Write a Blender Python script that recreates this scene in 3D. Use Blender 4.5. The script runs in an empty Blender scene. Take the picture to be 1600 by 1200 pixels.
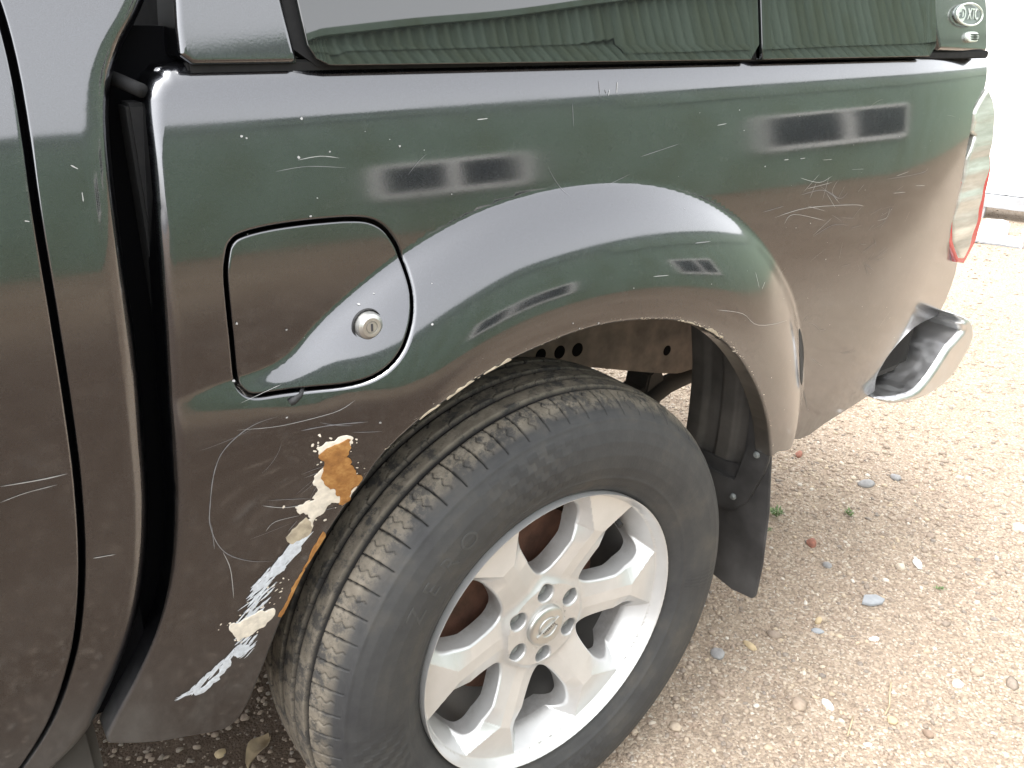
import bpy, bmesh, math, random
import numpy as np
from mathutils import Vector, Matrix
random.seed(7); rng = np.random.default_rng(11)
R_ = math.radians
scene = bpy.context.scene
COL = scene.collection

# ------------------------------------------------------------------ camera
CAM_POS = (-0.6505, -0.7427, 1.2162)
CAM_RIGHT = (0.799813, -0.599882, 0.021002)
CAM_UP = (0.230053, 0.338667, 0.912349)
CAM_FWD = (0.554414, 0.724877, -0.408875)
CAM_LENS = 29.0410   # mm on a 36 mm sensor
cam_d = bpy.data.cameras.new('camera'); cam = bpy.data.objects.new('camera', cam_d); COL.objects.link(cam)
cam.matrix_world = Matrix(((CAM_RIGHT[0], CAM_UP[0], -CAM_FWD[0], CAM_POS[0]), (CAM_RIGHT[1], CAM_UP[1], -CAM_FWD[1], CAM_POS[1]),
                           (CAM_RIGHT[2], CAM_UP[2], -CAM_FWD[2], CAM_POS[2]), (0, 0, 0, 1)))
cam_d.sensor_fit = 'HORIZONTAL'; cam_d.sensor_width = 36; cam_d.lens = CAM_LENS; cam_d.clip_start = .02; cam_d.clip_end = 500
scene.camera = cam

# ------------------------------------------------------------------ light
SUN_EL, SUN_AZ = 66, 165          # azimuth measured from +x towards +y
world = bpy.data.worlds.new('World'); scene.world = world; world.use_nodes = True
wn = world.node_tree; wn.nodes.clear()
sky = wn.nodes.new('ShaderNodeTexSky'); sky.sky_type = 'NISHITA'; sky.sun_disc = False
sky.sun_elevation = R_(SUN_EL); sky.sun_rotation = R_(90 - SUN_AZ); sky.air_density = 1.0; sky.dust_density = 3.0; sky.ozone_density = 1.0
hsv = wn.nodes.new('ShaderNodeHueSaturation'); hsv.inputs['Saturation'].default_value = .10; hsv.inputs['Value'].default_value = 4.8
bgn = wn.nodes.new('ShaderNodeBackground'); bgn.inputs['Strength'].default_value = .15
wo = wn.nodes.new('ShaderNodeOutputWorld')
wn.links.new(sky.outputs[0], hsv.inputs['Color']); wn.links.new(hsv.outputs[0], bgn.inputs['Color']); wn.links.new(bgn.outputs[0], wo.inputs['Surface'])
sun_d = bpy.data.lights.new('sun', 'SUN'); sun_d.energy = .9; sun_d.angle = R_(20); sun_d.color = (1, .95, .87)
sun = bpy.data.objects.new('sun', sun_d); COL.objects.link(sun)
sv = Vector((math.cos(R_(SUN_EL)) * math.cos(R_(SUN_AZ)), math.cos(R_(SUN_EL)) * math.sin(R_(SUN_AZ)), math.sin(R_(SUN_EL))))
sun.rotation_euler = sv.to_track_quat('Z', 'Y').to_euler(); sun.location = sv * 20
scene.view_settings.view_transform = 'Standard'; scene.view_settings.look = 'None'
scene.view_settings.exposure = 0.20; scene.view_settings.gamma = 1.0; scene.view_settings.use_curve_mapping = False

# ------------------------------------------------------------------ shape of the body side (y = -depth(x, z))
WZ = 0.372          # wheel centre height
def _smooth_table(xs, ys, n=800, sig=0.02):
    x = np.linspace(xs[0], xs[-1], n); y = np.interp(x, xs, ys)
    k = max(1, int(sig * n)); t = np.arange(-3 * k, 3 * k + 1); w = np.exp(-0.5 * (t / k) ** 2); w /= w.sum()
    yp = np.concatenate([np.full(3 * k, y[0]), y, np.full(3 * k, y[-1])])
    return x, np.convolve(yp, w, 'valid')
# slope of the body side (degrees, + leans back towards the top) against height
_sx, _sy = _smooth_table([.38, .46, .55, .65, .75, .90, .98, 1.03, 1.07, 1.10, 1.12, 1.135, 1.15, 1.165, 1.20],
                         [-20, -15, -10, -7, -5, -2, 1, 4, 7, 10, 14, 18, 24, 32, 36], sig=.010)
_prof = -np.concatenate([[0], np.cumsum(np.tan(np.radians((_sy[1:] + _sy[:-1]) / 2)) * np.diff(_sx))])
_prof = _prof - np.interp(1.0, _sx, _prof) - 0.004
_cz = np.linspace(.38, 1.45, 1000); _cs = np.minimum(np.interp(_cz, _sx, _sy), 15.5)
_cprof = -np.concatenate([[0], np.cumsum(np.tan(np.radians((_cs[1:] + _cs[:-1]) / 2)) * np.diff(_cz))])
_cprof = _cprof - np.interp(1.0, _cz, _cprof) - 0.004
def cab_depth(x, z): return np.interp(z, _cz, _cprof) + 0 * x
def base_depth(x, z):
    d = np.interp(z, _sx, _prof)
    r = np.maximum(0, x - 0.72)
    return d - 0.30 * np.where(r < .28, r * r, .0784 + .56 * (r - .28))
FL_H = 0.057
_ax, _ay = _smooth_table([-30, 10, 100, 108, 116, 121, 126, 131, 138, 150, 200], [1.0, 1.0, 1.0, 1.05, 1.10, 1.03, .78, .42, .27, .22, .20], sig=.008)
_px, _py = _smooth_table([0, .10, .20, .50, .75, .90, .965, 1.0], [-2, 2, 7, 22, 32, 40, 34, 0], sig=.012)
_P = np.concatenate([[0], np.cumsum(np.tan(np.radians((_py[1:] + _py[:-1]) / 2)) * np.diff(_px))]); _P = 1 - _P / _P[-1]
def lamp_depth(x, z): return body_depth(np.minimum(x, 1.045), z)
def flare_amp(a): return np.interp(a, _ax, _ay)

LIP_A = [16.96,28.72,39.64,50.07,58.53,66.84,73.48,80.66,87.16,93.15,98.8,104.3,109.6,114.7,119.6,124.9,130.4,137.7,144,148.6,154,162.4,168.7,172.5,175.2,176.2]
LIP_R = [0.5034,0.4919,0.4895,0.4925,0.4969,0.5,0.4998,0.4982,0.4984,0.4985,0.4978,0.5002,0.5039,0.5054,0.5058,0.4944,0.4686,0.4523,0.4475,0.4428,0.439,0.436,0.4389,0.4438,0.4536,0.4675]
CRE_A = [8.722,13.18,21.56,31.55,41.14,50.33,60.1,68.65,77.73,86.38,94.11,101.2,109.6,117.2,121.8,125.7,133,141,165,200]
CRE_R = [0.652,0.6508,0.6542,0.6545,0.6624,0.6652,0.6669,0.6672,0.6658,0.6627,0.6611,0.6607,0.6559,0.6493,0.6467,0.6357,0.7,0.74,0.76,0.76]
_lx, _ly = _smooth_table([-40]+LIP_A+[210], [LIP_R[0]]+LIP_R+[LIP_R[-1]], sig=.006)
_cx, _cy = _smooth_table([-40]+CRE_A+[210], [CRE_R[0]]+CRE_R+[CRE_R[-1]], sig=.008)
def body_depth(x, z):
    a = np.degrees(np.arctan2(z - WZ, x)); a = np.where(a < -90, a + 360, a); R = np.hypot(x, z - WZ)
    rl = np.interp(a, _lx, _ly); rc = np.interp(a, _cx, _cy)
    rho = np.clip((R - rl) / (rc - rl), 0, 1)
    return base_depth(x, z) + FL_H * flare_amp(a) * np.interp(rho, _px, _P)

BED_OUTLINE = [(-0.4392, 1.1650), (-0.4407, 1.1641), (-0.4429, 1.1627), (-0.4453, 1.1611), (-0.4473, 1.1593), (-0.4488, 1.1574), (-0.4501, 1.1553), (-0.4513, 1.1530), (-0.4524, 1.1506), (-0.4533, 1.1487), (-0.4541, 1.1471), (-0.4549, 1.1444), (-0.4558, 1.1393), (-0.4569, 1.1317), (-0.4582, 1.1222), (-0.4595, 1.1106), (-0.4611, 1.0965), (-0.4629, 1.0792), (-0.4649, 1.0591), (-0.4670, 1.0376), (-0.4691, 1.0160), (-0.4710, 0.9947), (-0.4729, 0.9728), (-0.4748, 0.9504), (-0.4768, 0.9276), (-0.4790, 0.9035), (-0.4812, 0.8783), (-0.4834, 0.8538), (-0.4854, 0.8314), (-0.4870, 0.8121), (-0.4884, 0.7949), (-0.4898, 0.7784), (-0.4919, 0.7611), (-0.4946, 0.7422), (-0.4977, 0.7228), (-0.5012, 0.7036), (-0.5051, 0.6856), (-0.5093, 0.6692), (-0.5139, 0.6540), (-0.5189, 0.6392), (-0.5247, 0.6242), (-0.5314, 0.6085), (-0.5390, 0.5926), (-0.5468, 0.5773), (-0.5540, 0.5634), (-0.5606, 0.5512), (-0.5669, 0.5403), (-0.5728, 0.5304), (-0.5781, 0.5210), (-0.5830, 0.5118), (-0.5875, 0.5030), (-0.5912, 0.4954), (-0.5938, 0.4902), (-0.5928, 0.4762), (-0.5865, 0.4711), (-0.5774, 0.4638), (-0.5682, 0.4567), (-0.5597, 0.4506), (-0.5511, 0.4447), (-0.5418, 0.4391), (-0.5314, 0.4336), (-0.5203, 0.4283), (-0.5099, 0.4232), (-0.4998, 0.4179), (-0.4903, 0.4128), (-0.4837, 0.4092), (-0.4664, 0.4030), (-0.4638, 0.4039), (-0.4600, 0.4051), (-0.4558, 0.4070), (-0.4520, 0.4099), (-0.4488, 0.4138), (-0.4457, 0.4187), (-0.4428, 0.4243), (-0.4400, 0.4302), (-0.4375, 0.4362), (-0.4353, 0.4425), (-0.4331, 0.4496), (-0.4303, 0.4580), (-0.4271, 0.4679), (-0.4237, 0.4790), (-0.4198, 0.4910), (-0.4156, 0.5039), (-0.4107, 0.5185), (-0.4052, 0.5346), (-0.3997, 0.5504), (-0.3946, 0.5643), (-0.3902, 0.5755), (-0.3861, 0.5851), (-0.3821, 0.5938), (-0.3781, 0.6025), (-0.3744, 0.6108), (-0.3708, 0.6185), (-0.3669, 0.6263), (-0.3621, 0.6349), (-0.3561, 0.6443), (-0.3493, 0.6543), (-0.3421, 0.6649), (-0.3347, 0.6762), (-0.3271, 0.6886), (-0.3190, 0.7020), (-0.3111, 0.7156), (-0.3040, 0.7287), (-0.2982, 0.7415), (-0.2934, 0.7543), (-0.2885, 0.7666), (-0.2826, 0.7777), (-0.2754, 0.7876), (-0.2675, 0.7965), (-0.2589, 0.8045), (-0.2501, 0.8117), (-0.2410, 0.8176), (-0.2314, 0.8225), (-0.2215, 0.8268), (-0.2114, 0.8310), (-0.2011, 0.8354), (-0.1904, 0.8395), (-0.1796, 0.8434), (-0.1686, 0.8469), (-0.1575, 0.8498), (-0.1463, 0.8523), (-0.1349, 0.8546), (-0.1234, 0.8567), (-0.1118, 0.8587), (-0.1000, 0.8606), (-0.0881, 0.8623), (-0.0761, 0.8639), (-0.0641, 0.8656), (-0.0521, 0.8673), (-0.0398, 0.8687), (-0.0274, 0.8697), (-0.0147, 0.8703), (-0.0018, 0.8705), (0.0113, 0.8704), (0.0247, 0.8698), (0.0383, 0.8688), (0.0522, 0.8674), (0.0664, 0.8657), (0.0809, 0.8636), (0.0960, 0.8611), (0.1116, 0.8582), (0.1271, 0.8549), (0.1421, 0.8512), (0.1560, 0.8472), (0.1693, 0.8429), (0.1826, 0.8379), (0.1966, 0.8317), (0.2119, 0.8241), (0.2279, 0.8154), (0.2439, 0.8059), (0.2594, 0.7959), (0.2739, 0.7855), (0.2879, 0.7746), (0.3018, 0.7628), (0.3162, 0.7497), (0.3312, 0.7349), (0.3467, 0.7188), (0.3621, 0.7018), (0.3769, 0.6843), (0.3911, 0.6664), (0.4048, 0.6478), (0.4182, 0.6286), (0.4314, 0.6084), (0.4454, 0.5848), (0.4598, 0.5589), (0.4726, 0.5352), (0.4815, 0.5188), (0.5004, 0.5248), (0.5500, 0.5063), (0.6192, 0.4812), (0.6772, 0.4645), (0.7095, 0.4640), (0.7305, 0.4719), (0.7529, 0.4794), (0.7812, 0.4835), (0.8108, 0.4871), (0.8414, 0.4903), (0.8765, 0.4931), (0.9126, 0.4954), (0.9379, 0.4969), (0.9425, 0.4986), (0.9350, 0.5081), (0.9238, 0.5218), (0.9136, 0.5369), (0.9090, 0.5508), (0.9107, 0.5634), (0.9165, 0.5759), (0.9264, 0.5876), (0.9402, 0.5979), (0.9586, 0.6071), (0.9812, 0.6153), (1.0073, 0.6218), (1.0361, 0.6255), (1.0720, 0.6252), (1.1138, 0.6216), (1.1526, 0.6172), (1.1795, 0.6143), (1.1906, 0.6195), (1.1952, 0.6320), (1.2013, 0.6502), (1.2036, 0.6711), (1.2020, 0.6949), (1.1966, 0.7212), (1.1822, 0.7461), (1.1516, 0.7679), (1.1121, 0.7883), (1.0803, 0.8073), (1.0637, 0.8242), (1.0549, 0.8398), (1.0488, 0.8564), (1.0450, 0.8744), (1.0439, 0.8935), (1.0416, 0.9150), (1.0355, 0.9419), (1.0283, 0.9714), (1.0233, 0.9963), (1.0226, 1.0131), (1.0243, 1.0255), (1.0256, 1.0371), (1.0246, 1.0497), (1.0233, 1.0616), (1.0249, 1.0715), (1.0310, 1.0780), (1.0399, 1.0825), (1.0498, 1.0872), (1.0610, 1.0925), (1.0731, 1.0980), (1.0842, 1.1050), (1.0941, 1.1155), (1.1029, 1.1274), (1.1089, 1.1360), (1.1129, 1.1550), (1.1069, 1.1720), (0.9000, 1.1720), (0.0000, 1.1720), (-0.4200, 1.1720), (-0.4380, 1.1690)]
FLAP_HOLE = [(-0.4174, 0.9844), (-0.4167, 0.9914), (-0.4160, 0.9967), (-0.4151, 1.0009), (-0.4141, 1.0044), (-0.4131, 1.0079), (-0.4121, 1.0111), (-0.4112, 1.0138), (-0.4101, 1.0161), (-0.4089, 1.0182), (-0.4072, 1.0201), (-0.4054, 1.0218), (-0.4035, 1.0233), (-0.4012, 1.0245), (-0.3982, 1.0256), (-0.3943, 1.0266), (-0.3895, 1.0275), (-0.3839, 1.0283), (-0.3775, 1.0290), (-0.3706, 1.0295), (-0.3632, 1.0299), (-0.3549, 1.0301), (-0.3456, 1.0302), (-0.3360, 1.0302), (-0.3265, 1.0301), (-0.3177, 1.0298), (-0.3094, 1.0295), (-0.3013, 1.0291), (-0.2936, 1.0287), (-0.2865, 1.0280), (-0.2802, 1.0273), (-0.2748, 1.0265), (-0.2703, 1.0256), (-0.2664, 1.0245), (-0.2628, 1.0232), (-0.2592, 1.0216), (-0.2556, 1.0196), (-0.2522, 1.0173), (-0.2491, 1.0148), (-0.2461, 1.0118), (-0.2432, 1.0085), (-0.2404, 1.0046), (-0.2375, 1.0002), (-0.2349, 0.9954), (-0.2327, 0.9906), (-0.2310, 0.9860), (-0.2299, 0.9815), (-0.2293, 0.9770), (-0.2290, 0.9726), (-0.2291, 0.9681), (-0.2292, 0.9635), (-0.2295, 0.9589), (-0.2299, 0.9543), (-0.2305, 0.9496), (-0.2314, 0.9448), (-0.2326, 0.9401), (-0.2339, 0.9352), (-0.2355, 0.9303), (-0.2374, 0.9254), (-0.2395, 0.9204), (-0.2421, 0.9154), (-0.2450, 0.9102), (-0.2482, 0.9049), (-0.2517, 0.8996), (-0.2556, 0.8945), (-0.2597, 0.8899), (-0.2640, 0.8857), (-0.2686, 0.8818), (-0.2735, 0.8783), (-0.2788, 0.8750), (-0.2845, 0.8722), (-0.2903, 0.8697), (-0.2963, 0.8676), (-0.3028, 0.8659), (-0.3102, 0.8645), (-0.3189, 0.8634), (-0.3297, 0.8627), (-0.3425, 0.8625), (-0.3558, 0.8625), (-0.3683, 0.8627), (-0.3786, 0.8629), (-0.3865, 0.8630), (-0.3928, 0.8631), (-0.3979, 0.8633), (-0.4023, 0.8638), (-0.4062, 0.8647), (-0.4096, 0.8661), (-0.4122, 0.8679), (-0.4142, 0.8699), (-0.4158, 0.8722), (-0.4172, 0.8744), (-0.4182, 0.8764), (-0.4189, 0.8781), (-0.4192, 0.8801), (-0.4194, 0.8831), (-0.4195, 0.8875), (-0.4196, 0.8935), (-0.4195, 0.9008), (-0.4193, 0.9091), (-0.4191, 0.9181), (-0.4188, 0.9277), (-0.4187, 0.9385), (-0.4185, 0.9508), (-0.4182, 0.9633), (-0.4179, 0.9749)]
LOCK = [(-0.2849, 0.9217)]
TAB = [(-0.3693, 0.8569)]
DOOR_GAP = [(-0.5528, 1.2349), (-0.5517, 1.2318), (-0.5501, 1.2274), (-0.5486, 1.2214), (-0.5475, 1.2132), (-0.5469, 1.2029), (-0.5466, 1.1907), (-0.5467, 1.1763), (-0.5474, 1.1592), (-0.5490, 1.1380), (-0.5512, 1.1134), (-0.5536, 1.0880), (-0.5555, 1.0645), (-0.5568, 1.0441), (-0.5577, 1.0253), (-0.5586, 1.0064), (-0.5595, 0.9861), (-0.5606, 0.9635), (-0.5617, 0.9394), (-0.5629, 0.9153), (-0.5641, 0.8926), (-0.5652, 0.8722), (-0.5664, 0.8531), (-0.5677, 0.8342), (-0.5694, 0.8146), (-0.5715, 0.7937), (-0.5739, 0.7720), (-0.5766, 0.7505), (-0.5796, 0.7298), (-0.5830, 0.7098), (-0.5867, 0.6903), (-0.5907, 0.6717), (-0.5947, 0.6546), (-0.5986, 0.6397), (-0.6026, 0.6264), (-0.6069, 0.6138), (-0.6116, 0.6009), (-0.6168, 0.5872), (-0.6224, 0.5733), (-0.6284, 0.5597), (-0.6346, 0.5469), (-0.6412, 0.5349), (-0.6481, 0.5236), (-0.6551, 0.5129), (-0.6623, 0.5028), (-0.6690, 0.4935), (-0.6757, 0.4849), (-0.6829, 0.4767), (-0.6914, 0.4685), (-0.7028, 0.4596), (-0.7162, 0.4503), (-0.7287, 0.4421), (-0.7374, 0.4363)]
CAB_REAR = [(-0.4294, 1.2495), (-0.4325, 1.2444), (-0.4369, 1.2371), (-0.4416, 1.2292), (-0.4457, 1.2226), (-0.4487, 1.2178), (-0.4512, 1.2140), (-0.4538, 1.2102), (-0.4571, 1.2055), (-0.4616, 1.1997), (-0.4669, 1.1932), (-0.4722, 1.1862), (-0.4770, 1.1791), (-0.4811, 1.1721), (-0.4849, 1.1650), (-0.4883, 1.1572), (-0.4915, 1.1481), (-0.4943, 1.1379), (-0.4967, 1.1267), (-0.4989, 1.1141), (-0.5009, 1.0995), (-0.5028, 1.0823), (-0.5044, 1.0629), (-0.5058, 1.0424), (-0.5070, 1.0216), (-0.5079, 1.0008), (-0.5085, 0.9795), (-0.5091, 0.9576), (-0.5100, 0.9350), (-0.5113, 0.9110), (-0.5128, 0.8858), (-0.5145, 0.8611), (-0.5160, 0.8385), (-0.5173, 0.8190), (-0.5184, 0.8016), (-0.5198, 0.7849), (-0.5217, 0.7675), (-0.5243, 0.7490), (-0.5272, 0.7300), (-0.5307, 0.7112), (-0.5345, 0.6927), (-0.5386, 0.6750), (-0.5431, 0.6576), (-0.5481, 0.6404), (-0.5539, 0.6231), (-0.5608, 0.6055), (-0.5686, 0.5876), (-0.5768, 0.5702), (-0.5847, 0.5538), (-0.5921, 0.5384), (-0.5994, 0.5237), (-0.6066, 0.5101), (-0.6139, 0.4984), (-0.6211, 0.4890), (-0.6281, 0.4815), (-0.6354, 0.4750), (-0.6430, 0.4683), (-0.6511, 0.4616), (-0.6596, 0.4551), (-0.6684, 0.4488), (-0.6776, 0.4422), (-0.6882, 0.4348), (-0.7000, 0.4268), (-0.7106, 0.4196), (-0.7180, 0.4146)]
LAMP = [(1.0831, 1.1043), (1.1071, 1.0851), (1.1270, 1.0371), (1.1322, 0.9881), (1.1447, 0.9533), (1.1425, 0.9048), (1.1568, 0.8501), (1.1603, 0.8016), (1.1545, 0.7602), (1.1293, 0.7655), (1.0782, 0.8089), (1.0501, 0.8564), (1.0455, 0.9145), (1.0445, 0.9763), (1.0467, 0.9882), (1.0561, 1.0197), (1.0341, 1.0283), (1.0287, 1.0622), (1.0564, 1.0836)]
LAMP_RED = [(1.1435, 0.9761), (1.1589, 0.9522), (1.1656, 0.9024), (1.1826, 0.8443), (1.1898, 0.7948), (1.1692, 0.7465), (1.1334, 0.7549), (1.0612, 0.8112), (1.0358, 0.8585), (1.0265, 0.9294)]
BUMPER = [(0.9153, 0.4980), (0.9660, 0.4919), (1.0246, 0.4859), (1.0526, 0.4896), (1.0719, 0.4988), (1.0927, 0.5132), (1.1123, 0.5309), (1.1309, 0.5510), (1.1501, 0.5701), (1.1767, 0.5833), (1.1951, 0.5944), (1.1830, 0.6069), (1.1680, 0.6165), (1.1790, 0.6176), (1.1896, 0.6183), (1.1725, 0.6294), (1.1596, 0.6381), (1.1830, 0.6317), (1.2138, 0.6200), (1.2307, 0.6090), (1.2426, 0.5976), (1.2513, 0.5873), (1.2564, 0.5762), (1.2584, 0.5633), (1.2556, 0.5483), (1.2453, 0.5293), (1.2304, 0.5098), (1.2141, 0.4921), (1.1935, 0.4772), (1.1658, 0.4670), (1.1331, 0.4607), (1.0965, 0.4587), (1.0571, 0.4603), (1.0135, 0.4660), (0.9742, 0.4733), (0.9489, 0.4798), (0.9320, 0.4862), (0.9142, 0.4937)]
RUST = [(-0.3177, 0.8062), (-0.3190, 0.7886), (-0.3210, 0.7801), (-0.3130, 0.7668), (-0.3064, 0.7521), (-0.3000, 0.7478), (-0.3047, 0.7359), (-0.3123, 0.7280), (-0.3135, 0.7148), (-0.3192, 0.7090), (-0.3252, 0.7129), (-0.3233, 0.7218), (-0.3360, 0.7378), (-0.3432, 0.7471), (-0.3468, 0.7587), (-0.3449, 0.7670), (-0.3419, 0.7777), (-0.3491, 0.7877), (-0.3441, 0.7944), (-0.3349, 0.7995)]
PEEL_A = [(-0.3146, 0.8065), (-0.3319, 0.8057), (-0.3442, 0.8002), (-0.3485, 0.8034), (-0.3517, 0.7998), (-0.3491, 0.7894), (-0.3419, 0.7777), (-0.3469, 0.7675), (-0.3536, 0.7606), (-0.3550, 0.7523), (-0.3487, 0.7416), (-0.3537, 0.7316), (-0.3636, 0.7269), (-0.3776, 0.7290), (-0.3708, 0.7178), (-0.3644, 0.7119), (-0.3551, 0.7011), (-0.3449, 0.7057), (-0.3392, 0.7140), (-0.3320, 0.7208), (-0.3214, 0.7097), (-0.3118, 0.7210), (-0.3045, 0.7338), (-0.3100, 0.7547), (-0.3246, 0.7762), (-0.3190, 0.7886)]
PEEL_B = [(-0.3609, 0.7051), (-0.3559, 0.6847), (-0.3688, 0.6778), (-0.3801, 0.6715), (-0.3861, 0.6878), (-0.3719, 0.6983)]
PEEL_B2 = [(-0.3624, 0.7038), (-0.3485, 0.7052), (-0.3574, 0.6834), (-0.3725, 0.6766), (-0.3822, 0.6770)]
PEEL_C = [(-0.4574, 0.5935), (-0.4389, 0.5906), (-0.4240, 0.5937), (-0.4031, 0.5898), (-0.4019, 0.5809), (-0.4138, 0.5696), (-0.4292, 0.5625), (-0.4442, 0.5605), (-0.4479, 0.5606)]
RUST_EDGE = [(-0.3394, 0.6819), (-0.3462, 0.6751), (-0.3571, 0.6569), (-0.3732, 0.6223), (-0.3893, 0.5897), (-0.3990, 0.5741), (-0.3953, 0.5699), (-0.3855, 0.5877), (-0.3693, 0.6224), (-0.3518, 0.6526), (-0.3385, 0.6719)]
SMEAR1 = [(-0.3688, 0.6760), (-0.3613, 0.6747), (-0.3754, 0.6573), (-0.3924, 0.6411), (-0.4109, 0.6383), (-0.4031, 0.6490), (-0.3915, 0.6626), (-0.3800, 0.6743)]
SMEAR2 = [(-0.3989, 0.6258), (-0.3946, 0.6178), (-0.4048, 0.6059), (-0.4203, 0.5938), (-0.4332, 0.5875), (-0.4249, 0.6062), (-0.4117, 0.6193)]
SMEAR3 = [(-0.4465, 0.5597), (-0.4410, 0.5502), (-0.4278, 0.5423), (-0.4379, 0.5352), (-0.4493, 0.5333), (-0.4499, 0.5511)]
SMEAR4 = [(-0.4500, 0.5480), (-0.4554, 0.5294), (-0.4689, 0.5119), (-0.4842, 0.5000), (-0.4952, 0.4970), (-0.5017, 0.5085), (-0.4858, 0.5093), (-0.4697, 0.5238), (-0.4600, 0.5399)]
RED_EDGE = [(-0.4107, 0.6430), (-0.4186, 0.6295), (-0.4275, 0.6124), (-0.4251, 0.6161), (-0.4149, 0.6306), (-0.4071, 0.6413)]
FLARE_SLOT = [(0.5386, 0.7405), (0.5512, 0.7256), (0.5674, 0.7000), (0.5814, 0.6716), (0.5878, 0.6475), (0.5533, 0.6347), (0.5360, 0.6558), (0.5254, 0.7023)]
RUST_PX_LIP = [(-0.2132, 0.8339), (-0.1948, 0.8422), (-0.1617, 0.8514), (-0.1255, 0.8596), (-0.1204, 0.8535), (-0.1577, 0.8432), (-0.1910, 0.8324), (-0.2088, 0.8247)]
RUST_PX_LIP2 = [(-0.2415, 0.8224), (-0.2214, 0.8314), (-0.2162, 0.8228), (-0.2318, 0.8126), (-0.2511, 0.8020)]
RUST_LIP3 = [(0.0980, 0.8636), (0.1546, 0.8496), (0.1815, 0.8414), (0.2249, 0.8230), (0.2572, 0.8034), (0.2576, 0.7972), (0.2235, 0.8184), (0.1800, 0.8370), (0.1425, 0.8493), (0.0988, 0.8599)]
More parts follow.
